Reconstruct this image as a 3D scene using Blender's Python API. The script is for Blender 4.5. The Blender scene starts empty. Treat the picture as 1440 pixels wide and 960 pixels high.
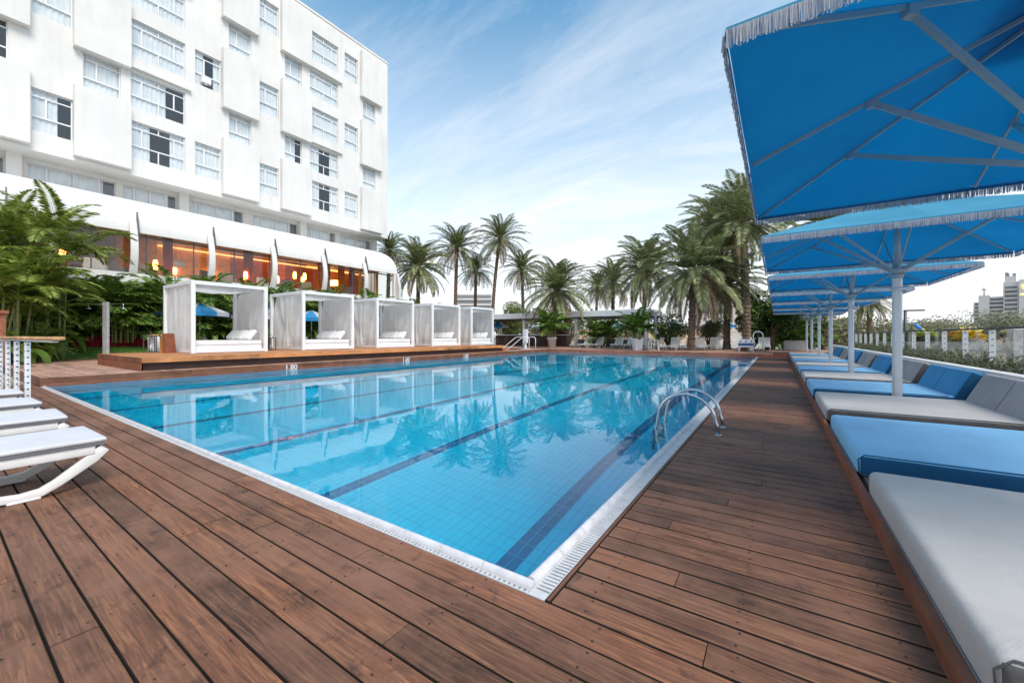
import bpy, bmesh, math, random
from mathutils import Vector, Matrix, noise
random.seed(7)
R = math.radians
S = bpy.context.scene
COL = S.collection
PI = math.pi
H = 1.2                     # eye height over the pool deck, metres
CA, SA = 0.8310, 0.5563     # view direction: 33.8 degrees left of +Y

# ------------------------------------------------------------------ survey helpers
def pt(px, d, z):
    """a point seen at image column px, d metres deep, z metres high"""
    lat = (px - 720.0) / 558.0 * d
    return Vector((CA * lat - SA * d, CA * d + SA * lat, z))
def yonx(px, X):
    t = (720.0 - px) / 558.0
    return -X * (CA - SA * t) / (SA + CA * t)

# ------------------------------------------------------------------ object helpers
def tag(o, label=None, cat=None, group=None, kind=None):
    if label: o['label'] = label
    if cat: o['category'] = cat
    if group: o['group'] = group
    if kind: o['kind'] = kind
    return o
def empty(name, loc=(0, 0, 0), rz=0.0):
    o = bpy.data.objects.new(name, None)
    o.empty_display_size = 0.2
    o.location = loc; o.rotation_euler = (0, 0, rz)
    COL.objects.link(o)
    return o
def copy_tree(o, parent=None):
    c = o.copy(); COL.objects.link(c)
    if parent is not None: c.parent = parent
    for ch in list(o.children): copy_tree(ch, c)
    return c

class MB:
    def __init__(s):
        s.v = []; s.f = []; s.m = []; s.sm = []
    def add(s, vs, fs, m=0, sm=False):
        b = len(s.v); s.v.extend(vs)
        for f in fs:
            s.f.append(tuple(b + i for i in f)); s.m.append(m); s.sm.append(sm)
    def box(s, x0, x1, y0, y1, z0, z1, m=0):
        s.add([(x0,y0,z0),(x1,y0,z0),(x1,y1,z0),(x0,y1,z0),(x0,y0,z1),(x1,y0,z1),(x1,y1,z1),(x0,y1,z1)],
              [(0,3,2,1),(4,5,6,7),(0,1,5,4),(1,2,6,5),(2,3,7,6),(3,0,4,7)], m)
    def obox(s, c, ax, ay, az, m=0):
        """oriented box: centre and three half-axis vectors"""
        c = Vector(c); ax = Vector(ax); ay = Vector(ay); az = Vector(az)
        P = []
        for k in (-1, 1):
            for i, j in ((-1,-1),(1,-1),(1,1),(-1,1)):
                P.append(tuple(c + ax*i + ay*j + az*k))
        s.add(P, [(0,3,2,1),(4,5,6,7),(0,1,5,4),(1,2,6,5),(2,3,7,6),(3,0,4,7)], m)
    def bar(s, a, b, w, h=None, m=0, up=(0,0,1)):
        a = Vector(a); b = Vector(b); h = w if h is None else h
        d = b - a; L = d.length
        if L < 1e-6: return
        d.normalize(); u = Vector(up)
        if abs(d.dot(u)) > 0.98: u = Vector((1, 0, 0))
        x = d.cross(u).normalized(); y = x.cross(d).normalized()
        s.obox((a + b) / 2, x * w / 2, y * h / 2, d * L / 2, m)
    def board(s, x0, x1, y0, y1, z0, z1, c=0.006, m=0, e=None):
        s.add([(x0,y0,z0),(x0,y0,z1-c),(x0,y0+c,z1),(x0,y1-c,z1),(x0,y1,z1-c),(x0,y1,z0),
               (x1,y0,z0),(x1,y0,z1-c),(x1,y0+c,z1),(x1,y1-c,z1),(x1,y1,z1-c),(x1,y1,z0)],
              [(1,7,8,2),(2,8,9,3),(3,9,10,4)], m)
        b = len(s.v) - 12
        for f in ((0,6,7,1),(4,10,11,5),(0,1,2,3,4,5),(11,10,9,8,7,6)):
            s.f.append(tuple(b+i for i in f)); s.m.append(e if e is not None else m); s.sm.append(False)
    def tube(s, pts, r, n=8, m=0, cap=True, sm=True):
        pts = [Vector(p) for p in pts]
        rs = r if isinstance(r, (list, tuple)) else [r] * len(pts)
        b = len(s.v); u = None
        for i, p in enumerate(pts):
            d = (pts[min(i+1, len(pts)-1)] - pts[max(i-1, 0)])
            if d.length < 1e-9: d = Vector((0,0,1))
            d.normalize()
            if u is None:
                u = Vector((0,0,1)) if abs(d.z) < 0.9 else Vector((1,0,0))
            u = (u - d * u.dot(d))
            if u.length < 1e-6: u = d.orthogonal()
            u.normalize(); w = d.cross(u)
            for k in range(n):
                a = 2*PI*k/n
                s.v.append(tuple(p + (u*math.cos(a) + w*math.sin(a)) * rs[i]))
        for i in range(len(pts)-1):
            for k in range(n):
                k2 = (k+1) % n
                s.f.append((b+i*n+k, b+i*n+k2, b+(i+1)*n+k2, b+(i+1)*n+k)); s.m.append(m); s.sm.append(sm)
        if cap:
            s.f.append(tuple(b+k for k in range(n))[::-1]); s.m.append(m); s.sm.append(False)
            e = b+(len(pts)-1)*n
            s.f.append(tuple(e+k for k in range(n))); s.m.append(m); s.sm.append(False)
    def cyl(s, c, r0, r1, z0, z1, n=16, m=0):
        s.tube([(c[0], c[1], z0), (c[0], c[1], z1)], [r0, r1], n, m)
    def lathe(s, c, prof, n=20, m=0):
        b = len(s.v)
        for r, z in prof:
            for k in range(n):
                a = 2*PI*k/n
                s.v.append((c[0]+r*math.cos(a), c[1]+r*math.sin(a), c[2]+z))
        for i in range(len(prof)-1):
            for k in range(n):
                k2 = (k+1) % n
                s.f.append((b+i*n+k, b+i*n+k2, b+(i+1)*n+k2, b+(i+1)*n+k)); s.m.append(m); s.sm.append(True)
    def grid(s, fn, nu, nv, m=0, sm=True):
        b = len(s.v)
        for j in range(nv+1):
            for i in range(nu+1):
                s.v.append(tuple(fn(i/nu, j/nv)))
        for j in range(nv):
            for i in range(nu):
                a = b+j*(nu+1)+i
                s.f.append((a, a+1, a+nu+2, a+nu+1)); s.m.append(m); s.sm.append(sm)
    def prism(s, prof, axis, a0, a1, m=0, sm=False):
        """prof: 2-D outline; axis 'y' -> prof=(x,z); 'x' -> (y,z); 'z' -> (x,y)"""
        def P(p, a):
            return {'y': (p[0], a, p[1]), 'x': (a, p[0], p[1]), 'z': (p[0], p[1], a)}[axis]
        n = len(prof); b = len(s.v)
        s.v.extend(P(p, a0) for p in prof); s.v.extend(P(p, a1) for p in prof)
        for i in range(n):
            j = (i+1) % n
            s.f.append((b+i, b+j, b+n+j, b+n+i)); s.m.append(m); s.sm.append(sm)
        s.f.append(tuple(b+i for i in range(n))[::-1]); s.m.append(m); s.sm.append(False)
        s.f.append(tuple(b+n+i for i in range(n))); s.m.append(m); s.sm.append(False)
    def build(s, name, mats, parent=None, loc=None, fixn=False, bevel=0.0, seg=2):
        me = bpy.data.meshes.new(name)
        me.from_pydata([tuple(p) for p in s.v], [], s.f)
        for mt in (mats if isinstance(mats, (list, tuple)) else [mats]): me.materials.append(mt)
        me.polygons.foreach_set('material_index', s.m)
        me.polygons.foreach_set('use_smooth', s.sm)
        if fixn or bevel > 0:
            bm = bmesh.new(); bm.from_mesh(me)
            bmesh.ops.recalc_face_normals(bm, faces=bm.faces)
            if bevel > 0:
                es = [e for e in bm.edges if len(e.link_faces) == 2 and e.calc_face_angle(0) > 0.6]
                bmesh.ops.bevel(bm, geom=es, offset=bevel, segments=seg, profile=0.5, affect='EDGES', clamp_overlap=True)
                if seg > 1:
                    for f in bm.faces: f.smooth = True
            bm.to_mesh(me); bm.free()
            if bevel > 0 and seg > 1:
                try:
                    me.set_sharp_from_angle(angle=R(50))
                except Exception: pass
        me.update()
        o = bpy.data.objects.new(name, me)
        COL.objects.link(o)
        if parent is not None: o.parent = parent
        if loc is not None: o.location = loc
        return o

def soft_box(x0, x1, y0, y1, z0, z1, b=0.04, seg=4, sub=0, puff=0.0, side=None):
    """a rounded cushion as (verts, faces, mats) in an MB; side=(axis,sign,mat) paints one side"""
    bm = bmesh.new()
    bmesh.ops.create_cube(bm, size=1.0)
    for v in bm.verts:
        v.co = Vector(((x0+x1)/2 + v.co.x*(x1-x0), (y0+y1)/2 + v.co.y*(y1-y0), (z0+z1)/2 + v.co.z*(z1-z0)))
    bmesh.ops.bevel(bm, geom=list(bm.edges), offset=b, segments=seg, profile=0.55, affect='EDGES')
    if sub:
        big = [e for e in bm.edges if e.calc_length() > 0.25]
        bmesh.ops.subdivide_edges(bm, edges=big, cuts=sub, use_grid_fill=True)
    if puff:
        cx, cy = (x0+x1)/2, (y0+y1)/2
        for v in bm.verts:
            u = (v.co.x-cx)/(x1-x0)*2; w = (v.co.y-cy)/(y1-y0)*2
            k = max(0, 1-u*u) * max(0, 1-w*w)
            if v.co.z > (z0+z1)/2:
                v.co.z += puff*k + 0.35*puff*noise.noise(Vector((v.co.x*2.1, v.co.y*2.1, x0+y0)))
    mb = MB()
    bm.normal_update(); bm.verts.index_update()
    mb.v = [tuple(v.co) for v in bm.verts]
    for f in bm.faces:
        mb.f.append(tuple(v.index for v in f.verts)); mb.sm.append(True)
        mi = 0
        if side and f.normal[side[0]] * side[1] > 0.72: mi = side[2]
        mb.m.append(mi)
    bm.free()
    return mb

# ------------------------------------------------------------------ materials
def srgb(r, g, b):
    def c(u):
        u /= 255.0
        return u/12.92 if u <= 0.04045 else ((u+0.055)/1.055)**2.4
    return (c(r), c(g), c(b), 1)
class NT:
    def __init__(s, name):
        s.mat = bpy.data.materials.new(name); s.mat.use_nodes = True
        s.t = s.mat.node_tree; s.n = s.t.nodes; s.l = s.t.links
        s.b = s.n['Principled BSDF']; s.out = s.n['Material Output']
    def node(s, t, **k):
        n = s.n.new(t)
        for a, v in k.items(): setattr(n, a, v)
        return n
    def link(s, a, b): s.l.new(a, b)
    def coord(s, scale=(1,1,1), rnd=0.0, kind='Object'):
        tc = s.node('ShaderNodeTexCoord'); mp = s.node('ShaderNodeMapping')
        mp.inputs['Scale'].default_value = scale
        src = tc.outputs[kind]
        if rnd:
            g = s.node('ShaderNodeNewGeometry'); ml = s.node('ShaderNodeMath', operation='MULTIPLY')
            ml.inputs[1].default_value = rnd; s.link(g.outputs['Random Per Island'], ml.inputs[0])
            va = s.node('ShaderNodeVectorMath', operation='ADD')
            s.link(src, va.inputs[0]); s.link(ml.outputs[0], va.inputs[1]); src = va.outputs[0]
        s.link(src, mp.inputs['Vector'])
        return mp.outputs['Vector']
    def noise(s, vec, scale, detail=4, rough=0.55, dist=0.0):
        n = s.node('ShaderNodeTexNoise'); n.inputs['Scale'].default_value = scale
        n.inputs['Detail'].default_value = detail; n.inputs['Roughness'].default_value = rough
        n.inputs['Distortion'].default_value = dist
        if vec is not None: s.link(vec, n.inputs['Vector'])
        return n.outputs['Fac']
    def ramp(s, fac, stops, interp='LINEAR'):
        r = s.node('ShaderNodeValToRGB'); r.color_ramp.interpolation = interp
        e = r.color_ramp.elements
        while len(e) < len(stops): e.new(0.5)
        for i, (p, c) in enumerate(stops):
            e[i].position = p
            e[i].color = c if len(c) == 4 else (*c, 1)
        s.link(fac, r.inputs['Fac'])
        return r.outputs['Color']
    def mix(s, fac, a, b, mode='MIX'):
        m = s.node('ShaderNodeMix', data_type='RGBA', blend_type=mode)
        if isinstance(fac, (int, float)): m.inputs[0].default_value = fac
        else: s.link(fac, m.inputs[0])
        for i, v in ((6, a), (7, b)):
            if isinstance(v, (tuple, list)): m.inputs[i].default_value = v if len(v) == 4 else (*v, 1)
            else: s.link(v, m.inputs[i])
        return m.outputs[2]
    def bump(s, h, strength=0.3, dist=0.01):
        b = s.node('ShaderNodeBump'); b.inputs['Strength'].default_value = strength
        b.inputs['Distance'].default_value = dist
        s.link(h, b.inputs['Height']); s.link(b.outputs['Normal'], s.b.inputs['Normal'])
        return b
    def col(s, c):
        if isinstance(c, (tuple, list)): s.b.inputs['Base Color'].default_value = c if len(c) == 4 else (*c, 1)
        else: s.link(c, s.b.inputs['Base Color'])
    def setv(s, **k):
        for a, v in k.items(): s.b.inputs[a.replace('_', ' ')].default_value = v
        return s

def plain(name, c, rough=0.6, metal=0.0, var=0.12, scale=3.0, bump=0.0, bscale=60, emit=None, es=0.0):
    """colour with soft large-scale wear; c linear rgb"""
    t = NT(name); c = tuple(c[:3])
    v = t.coord()
    f = t.noise(v, scale, 6, 0.6)
    dk = tuple(x*(1-var*1.6) for x in c); lt = tuple(min(1, x*(1+var*0.5)) for x in c)
    t.col(t.ramp(f, [(0.3, dk), (0.6, lt)]))
    t.setv(Roughness=rough, Metallic=metal)
    if bump: t.bump(t.noise(v, bscale, 3), bump, 0.004)
    if emit: 
        t.b.inputs['Emission Color'].default_value = (*emit[:3], 1); t.b.inputs['Emission Strength'].default_value = es
    return t.mat

M = {}
def wood_mat(name, c1, c2, c3, stain=0.5, axis='x', rough=0.6, bl=True):
    t = NT(name)
    sc = (1.2, 22, 22) if axis == 'x' else (22, 1.2, 22)
    v = t.coord(sc, rnd=37.0)
    vr = t.coord((1,1,1), rnd=11.0)
    vo = t.coord((1,1,1))
    g = t.noise(v, 2.2, 8, 0.65, 1.2)
    col = t.ramp(g, [(0.28, c1), (0.5, c2), (0.74, c3)])
    gn = t.node('ShaderNodeNewGeometry')
    tone = t.ramp(gn.outputs['Random Per Island'], [(0.0, (0.55,0.56,0.58)), (0.5, (1,1,1)), (1.0, (1.4,1.26,1.15))])
    col = t.mix(1.0, col, tone, 'MULTIPLY')
    # weathering: pale worn zones and dark blotches that belong to the wood
    w = t.ramp(t.noise(vo, 1.3, 6, 0.65), [(0.42, (0,0,0)), (0.7, (1,1,1))])
    col = t.mix(w, col, tuple(min(1, x*1.55+0.022) for x in c2[:3]))
    if stain:
        b = t.ramp(t.noise(vr, 4.5, 9, 0.75, 0.3), [(0.56, (0,0,0)), (0.68, (1,1,1))])
        m = t.node('ShaderNodeMath', operation='MULTIPLY'); m.inputs[1].default_value = stain
        t.link(b, m.inputs[0])
        col = t.mix(m.outputs[0], col, tuple(x*0.32 for x in c1[:3]))
    sp = t.ramp(t.noise(vo, 34, 4, 0.7), [(0.62, (0,0,0)), (0.72, (1,1,1))])
    m2 = t.node('ShaderNodeMath', operation='MULTIPLY'); m2.inputs[1].default_value = 0.45
    t.link(sp, m2.inputs[0])
    col = t.mix(m2.outputs[0], col, tuple(x*0.4 for x in c1[:3]))
    sc2 = t.ramp(t.noise(t.coord((2.5, 14, 14) if axis == 'x' else (14, 2.5, 14), rnd=5.0), 5.0, 6, 0.8), [(0.60, (0,0,0)), (0.72, (1,1,1))])
    m3 = t.node('ShaderNodeMath', operation='MULTIPLY'); m3.inputs[1].default_value = 0.30; t.link(sc2, m3.inputs[0])
    col = t.mix(m3.outputs[0], col, tuple(min(1, x*1.9+0.035) for x in c2[:3]))
    t.col(col)
    rr = t.ramp(g, [(0.2, (rough-0.12,)*3), (0.8, (rough+0.15,)*3)])
    t.link(rr, t.b.inputs['Roughness'])
    t.bump(g, 0.5, 0.004)
    return t.mat
M['deck'] = wood_mat('deck_wood', srgb(50,31,21), srgb(108,70,48), srgb(160,112,80), 0.7, rough=.62)
M['fascia'] = wood_mat('fascia_wood', srgb(62,34,20), srgb(106,62,38), srgb(138,88,58), 0.25, axis='y')
M['orange_wood'] = wood_mat('stage_wood', srgb(118,70,36), srgb(168,112,66), srgb(198,144,98), 0.25, axis='y')
M['orange_wood_x'] = wood_mat('stage_wood_x', srgb(110,58,34), srgb(160,92,58), srgb(190,120,82), 0.3)
M['trim'] = wood_mat('bench_trim_wood', srgb(80,42,24), srgb(118,66,40), srgb(140,86,56), 0.2, axis='y')
M['rail_wood'] = wood_mat('rail_wood', srgb(160,110,70), srgb(205,155,105), srgb(220,175,130), 0.1)
M['deck2'] = wood_mat('raised_deck_wood', srgb(104,74,60), srgb(158,122,102), srgb(192,158,138), 0.4, rough=.75)  # paler than the pool deck: grazing sheen painted into the wood colour
M['deck_side'] = plain('dark_board_edge', (0.04,0.027,0.02), 0.95, var=.3, scale=8)  # very dark brown for board sides and ends, so the gaps look dark
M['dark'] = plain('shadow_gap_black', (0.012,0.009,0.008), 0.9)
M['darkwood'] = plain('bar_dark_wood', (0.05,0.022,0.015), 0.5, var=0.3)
M['white'] = plain('white_paint', (0.78,0.78,0.79), 0.4, var=0.06)
M['resin'] = plain('white_resin', (0.80,0.78,0.75), 0.32, var=0.07, scale=6)
M['steel'] = plain('brushed_steel', (0.62,0.63,0.65), 0.22, 1.0, var=0.1)
M['pole'] = plain('umbrella_pole_paint', (0.66,0.69,0.72), 0.35, 0.35, var=0.06)
M['strut'] = plain('umbrella_strut_paint', (0.40,0.50,0.54), 0.4, 0.2, var=0.06)
M['tilew'] = plain('white_ceramic', (0.66,0.64,0.65), 0.22, var=0.12, scale=8)
M['grate'] = plain('white_grate_plastic', (0.62,0.61,0.61), 0.45, var=0.1, scale=10)
M['greymetal'] = plain('dark_grey_metal', (0.10,0.11,0.12), 0.45, 0.4)
M['ground'] = plain('sand_paving', (0.42,0.36,0.28), 0.9, var=0.25, scale=0.4, bump=0.3)

def stucco(name, c):
    t = NT(name)
    v = t.coord(); vs = t.coord((1,1,0.12))
    a = t.noise(v, 0.35, 6, 0.6); b = t.noise(vs, 1.6, 6, 0.7)
    k = t.ramp(a, [(0.3, tuple(x*0.90 for x in c)), (0.65, c)])
    st = t.ramp(b, [(0.48, (1,1,1)), (0.76, (0.91,0.90,0.875))])
    t.col(t.mix(1.0, k, st, 'MULTIPLY')); t.setv(Roughness=0.85)
    t.bump(t.noise(v, 14, 5), 0.25, 0.01)
    return t.mat
M['stucco'] = stucco('white_stucco', (0.75,0.735,0.71))
M['shell'] = stucco('white_shell_render', (0.72,0.705,0.68))

def fabric(name, c, rough=0.9, transl=0.0, wr=0.25, wscale=2.2):
    t = NT(name); c = tuple(c[:3])
    v = t.coord()
    a = t.noise(v, 1.7, 6, 0.6); w = t.noise(v, 260, 2)
    k = t.ramp(a, [(0.3, tuple(x*0.86 for x in c)), (0.7, tuple(min(1, x*1.05) for x in c))])
    k = t.mix(0.10, k, t.ramp(w, [(0.3, (0,0,0)), (0.7, (1,1,1))]), 'OVERLAY')
    t.col(k); t.setv(Roughness=rough)
    t.b.inputs['Sheen Weight'].default_value = 0.15
    t.bump(t.noise(v, wscale, 5, 0.55, 1.0), min(1, wr*1.6), 0.10)
    if transl:
        tr = t.node('ShaderNodeBsdfTranslucent'); t.link(k, tr.inputs['Color'])
        mx = t.node('ShaderNodeMixShader'); mx.inputs[0].default_value = transl
        t.link(t.b.outputs[0], mx.inputs[1]); t.link(tr.outputs[0], mx.inputs[2])
        t.link(mx.outputs[0], t.out.inputs['Surface'])
    return t.mat
M['cush_white'] = fabric('cushion_light_grey', (0.46,0.435,0.41), wr=.09, wscale=3.0)
M['cush_side'] = fabric('cushion_charcoal', (0.105,0.098,0.095))
M['cush_back'] = fabric('cushion_grey_back', (0.34,0.335,0.345))
M['cush_blue'] = fabric('cushion_sky_blue', srgb(124,190,228), wr=.12)
M['cush_blue_back'] = fabric('cushion_blue_back', srgb(40,140,192), wr=.12)
M['cush_navy'] = fabric('cushion_deep_blue', srgb(0,80,122), wr=.12)
M['pad'] = fabric('lounger_pad_white', (0.64,0.63,0.64), wr=0.2)
M['pad_under'] = fabric('lounger_pad_underside', (0.16,0.16,0.17))
M['canopy'] = fabric('umbrella_blue_canvas', (0.002,0.17,0.38), 0.8, 0.36, wr=0.12, wscale=1.2)
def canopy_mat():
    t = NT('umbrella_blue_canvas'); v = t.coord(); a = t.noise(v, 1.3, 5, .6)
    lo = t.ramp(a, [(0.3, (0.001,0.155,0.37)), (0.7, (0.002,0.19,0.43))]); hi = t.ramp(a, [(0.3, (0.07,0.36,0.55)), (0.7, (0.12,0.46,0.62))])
    g = t.node('ShaderNodeNewGeometry'); k = t.mix(g.outputs['Backfacing'], lo, hi)  # upper face mixed paler: sun and sky sheen put into the canvas colour
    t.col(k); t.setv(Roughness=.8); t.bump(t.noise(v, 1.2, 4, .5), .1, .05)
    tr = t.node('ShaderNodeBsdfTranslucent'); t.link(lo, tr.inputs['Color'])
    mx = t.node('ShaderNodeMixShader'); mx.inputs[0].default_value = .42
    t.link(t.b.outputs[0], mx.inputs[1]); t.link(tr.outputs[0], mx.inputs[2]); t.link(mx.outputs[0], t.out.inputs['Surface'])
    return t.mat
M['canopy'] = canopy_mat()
M['fringe'] = fabric('umbrella_fringe', (0.52,0.54,0.59), 0.9, 0.3, wr=0.0)
M['fringe2'] = fabric('umbrella_fringe_blue', (0.28,0.33,0.44), 0.9, 0.3, wr=0.0)
M['curtain'] = fabric('cabana_white_curtain', (0.80,0.785,0.76), 0.9, 0.45, wr=0.0)
M['linen'] = fabric('white_linen', (0.74,0.74,0.74), wr=0.2)
M['net'] = fabric('window_net_curtain', (0.86,0.87,0.88), 0.9, 0.1, wr=0.0)
M['canopy_pale'] = fabric('old_white_canvas', (0.75,0.74,0.77), 0.9, 0.3, wr=0.1)
M['canopy_blue2'] = fabric('old_blue_canvas', (0.03,0.30,0.62), 0.9, 0.3, wr=0.1)

# pool tiles
def tile_mat(name, c1, c2, mortar, bw, bh, swap, msize=0.006, rough=0.15):
    t = NT(name)
    tc = t.node('ShaderNodeTexCoord'); sp = t.node('ShaderNodeSeparateXYZ'); cb = t.node('ShaderNodeCombineXYZ')
    t.link(tc.outputs['Object'], sp.inputs[0])
    a, b = swap
    t.link(sp.outputs[a], cb.inputs[0]); t.link(sp.outputs[b], cb.inputs[1])
    br = t.node('ShaderNodeTexBrick'); br.offset = 0.0; br.squash = 1.0
    br.inputs['Scale'].default_value = 1.0; br.inputs['Brick Width'].default_value = bw
    br.inputs['Row Height'].default_value = bh; br.inputs['Mortar Size'].default_value = msize
    br.inputs['Mortar Smooth'].default_value = 0.2
    br.inputs['Color1'].default_value = (*c1, 1); br.inputs['Color2'].default_value = (*c2, 1)
    br.inputs['Mortar'].default_value = (*mortar, 1)
    t.link(cb.outputs[0], br.inputs['Vector'])
    lg = t.noise(t.coord(), 0.5, 4)
    k = t.mix(1.0, br.outputs['Color'], t.ramp(lg, [(0.3, (0.88,0.92,0.95)), (0.7, (1,1,1))]), 'MULTIPLY')
    t.col(k); t.setv(Roughness=rough)
    return t.mat
PB1, PB2, PBM = (0.012,0.73,0.94), (0.008,0.69,0.91), (0.0,0.45,0.68)
M['pfloor'] = tile_mat('pool_floor_tile', PB1, PB2, PBM, 0.18, 0.09, (1, 0), 0.004)
M['pwall_y'] = tile_mat('pool_wall_tile', PB1, PB2, PBM, 0.18, 0.09, (1, 2), 0.004)
M['pwall_x'] = tile_mat('pool_wall_tile_end', PB1, PB2, PBM, 0.18, 0.09, (0, 2), 0.004)
M['plane'] = tile_mat('lane_tile', (0.0,0.17,0.36), (0.0,0.20,0.40), (0.05,0.45,0.62), 0.18, 0.09, (1, 0), 0.004)

t = NT('pool_water'); M['water'] = t.mat
gl = t.node('ShaderNodeBsdfRefraction'); gl.inputs['IOR'].default_value = 1.33; gl.inputs['Roughness'].default_value = 0.0
gl.inputs['Color'].default_value = (0.78, 0.98, 1.0, 1)
gs = t.node('ShaderNodeBsdfGlossy'); gs.inputs['Roughness'].default_value = 0.0; fw = t.node('ShaderNodeFresnel'); fw.inputs['IOR'].default_value = 1.33; mw = t.node('ShaderNodeMixShader')
t.link(fw.outputs[0], mw.inputs[0]); t.link(gl.outputs[0], mw.inputs[1]); t.link(gs.outputs[0], mw.inputs[2])
v = t.coord((1, 1, 1))
n1 = t.noise(v, 0.9, 2, 0.5); n2 = t.noise(v, 7.0, 2, 0.5)
ad = t.node('ShaderNodeMath', operation='MULTIPLY_ADD'); ad.inputs[1].default_value = 0.16
t.link(n2, ad.inputs[0]); t.link(n1, ad.inputs[2])
bp = t.node('ShaderNodeBump'); bp.inputs['Strength'].default_value = 0.14; bp.inputs['Distance'].default_value = 0.02
t.link(ad.outputs[0], bp.inputs['Height']); [t.link(bp.outputs['Normal'], q.inputs['Normal']) for q in (gl, gs, fw)]
t.link(mw.outputs[0], t.out.inputs['Surface'])

def glass_mat(name, tint, refl=0.5):
    t = NT(name)
    tr = t.node('ShaderNodeBsdfTransparent'); tr.inputs['Color'].default_value = (*tint, 1)
    g = t.node('ShaderNodeBsdfGlossy'); g.inputs['Roughness'].default_value = 0.03
    fr = t.node('ShaderNodeFresnel'); fr.inputs['IOR'].default_value = 1.5
    ad = t.node('ShaderNodeMath', operation='MULTIPLY_ADD'); ad.inputs[1].default_value = 1.2; ad.inputs[2].default_value = refl*0.2
    ad.use_clamp = True
    ge = t.node('ShaderNodeNewGeometry'); mr_ = t.node('ShaderNodeMapRange')
    mr_.inputs['To Min'].default_value = 1.5; mr_.inputs['To Max'].default_value = 1/1.5
    t.link(ge.outputs['Backfacing'], mr_.inputs['Value']); t.link(mr_.outputs[0], fr.inputs['IOR'])
    t.link(fr.outputs[0], ad.inputs[0])
    mx = t.node('ShaderNodeMixShader'); t.link(ad.outputs[0], mx.inputs[0])
    t.link(tr.outputs[0], mx.inputs[1]); t.link(g.outputs[0], mx.inputs[2])
    t.link(mx.outputs[0], t.out.inputs['Surface'])
    return t.mat
M['glass'] = glass_mat('window_glass', (0.93,0.96,0.97), 0.3)
M['glass2'] = glass_mat('restaurant_glass', (0.86,0.84,0.80), 0.15)

def leaf_mat(name, cols, transl=0.25, rough=0.5, big=0.7):
    t = NT(name)
    g = t.node('ShaderNodeNewGeometry')
    k = t.ramp(g.outputs['Random Per Island'], [(i/(len(cols)-1), c) for i, c in enumerate(cols)])
    n = t.noise(t.coord(), big, 3)
    k = t.mix(1.0, k, t.ramp(n, [(0.3, (0.62,0.62,0.62)), (0.68, (1.25,1.22,1.1))]), 'MULTIPLY')
    t.col(k); t.setv(Roughness=rough)
    tr = t.node('ShaderNodeBsdfTranslucent'); t.link(k, tr.inputs['Color'])
    mx = t.node('ShaderNodeMixShader'); mx.inputs[0].default_value = transl
    t.link(t.b.outputs[0], mx.inputs[1]); t.link(tr.outputs[0], mx.inputs[2])
    t.link(mx.outputs[0], t.out.inputs['Surface'])
    return t.mat
M['date'] = leaf_mat('date_palm_leaf', [(0.09,0.12,0.04), (0.19,0.235,0.085), (0.33,0.36,0.17), (0.52,0.51,0.32)], 0.2)
M['datefar'] = leaf_mat('date_palm_leaf_far', [(0.05,0.08,0.022), (0.11,0.15,0.045), (0.20,0.24,0.085), (0.36,0.37,0.17)], 0.2)
M['areca'] = leaf_mat('areca_leaf', [(0.04,0.09,0.014), (0.11,0.20,0.025), (0.21,0.32,0.045), (0.42,0.47,0.11)], 0.3)
M['areca_gold'] = leaf_mat('areca_leaf_gold', [(0.06,0.12,0.015), (0.15,0.23,0.03), (0.28,0.36,0.06), (0.5,0.52,0.14)], 0.3)
M['areca_dark'] = leaf_mat('areca_leaf_dark', [(0.025,0.07,0.012), (0.075,0.16,0.022), (0.16,0.28,0.04), (0.34,0.44,0.09)], 0.25)
M['shrub'] = leaf_mat('shrub_leaf', [(0.01,0.04,0.01), (0.03,0.09,0.015), (0.08,0.17,0.025), (0.15,0.25,0.04)], 0.25)
M['shrub_lt'] = leaf_mat('pale_shrub_leaf', [(0.08,0.12,0.02), (0.15,0.20,0.035), (0.24,0.28,0.06)], 0.3)
M['olive'] = leaf_mat('dusty_leaf', [(0.10,0.11,0.045), (0.17,0.17,0.08), (0.25,0.235,0.13)], 0.2)
M['hedge'] = leaf_mat('planter_leaf', [(0.045,0.06,0.015), (0.10,0.12,0.03), (0.16,0.18,0.06), (0.14,0.15,0.07), (0.13,0.07,0.17)], 0.25, big=1.5)
M['flower'] = leaf_mat('red_flower', [(0.35,0.01,0.03), (0.6,0.02,0.06), (0.7,0.05,0.12), (0.02,0.06,0.01)], 0.2)
M['grass'] = leaf_mat('grass_blade', [(0.08,0.19,0.025), (0.14,0.28,0.04), (0.22,0.38,0.06)], 0.35)
M['deadleaf'] = leaf_mat('dead_palm_leaf', [(0.14,0.10,0.05), (0.26,0.19,0.11), (0.38,0.30,0.19)], 0.15)
M['soil'] = plain('soil', (0.05,0.035,0.022), 0.95, var=0.3, bump=0.4)
M['lawn'] = plain('lawn_base', (0.08,0.19,0.03), 0.95, var=0.3, scale=4)
M['stem'] = plain('areca_stem', (0.22,0.22,0.08), 0.6, var=0.3, scale=9)
t = NT('palm_trunk'); M['trunk'] = t.mat
v = t.coord((1,1,1)); a = t.noise(v, 7, 6, 0.7)
t.col(t.ramp(a, [(0.3, (0.05,0.032,0.02)), (0.5, (0.16,0.11,0.07)), (0.72, (0.32,0.24,0.17))])); t.setv(Roughness=0.9)
t.bump(a, 0.8, 0.05)
# ------------------------------------------------------------------ SETTING
PX0, PX1, PY0, PY1 = -14.5, -1.033, 1.67, 26.4     # pool water
PD = -1.45; WZ = -0.015; RZ = 0.184                # pool depth, water level, raised deck level
GX0, GY0 = -0.883, 1.585                           # outer edges of the white gutters
def st(o): o['kind'] = 'structure'; return o

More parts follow.
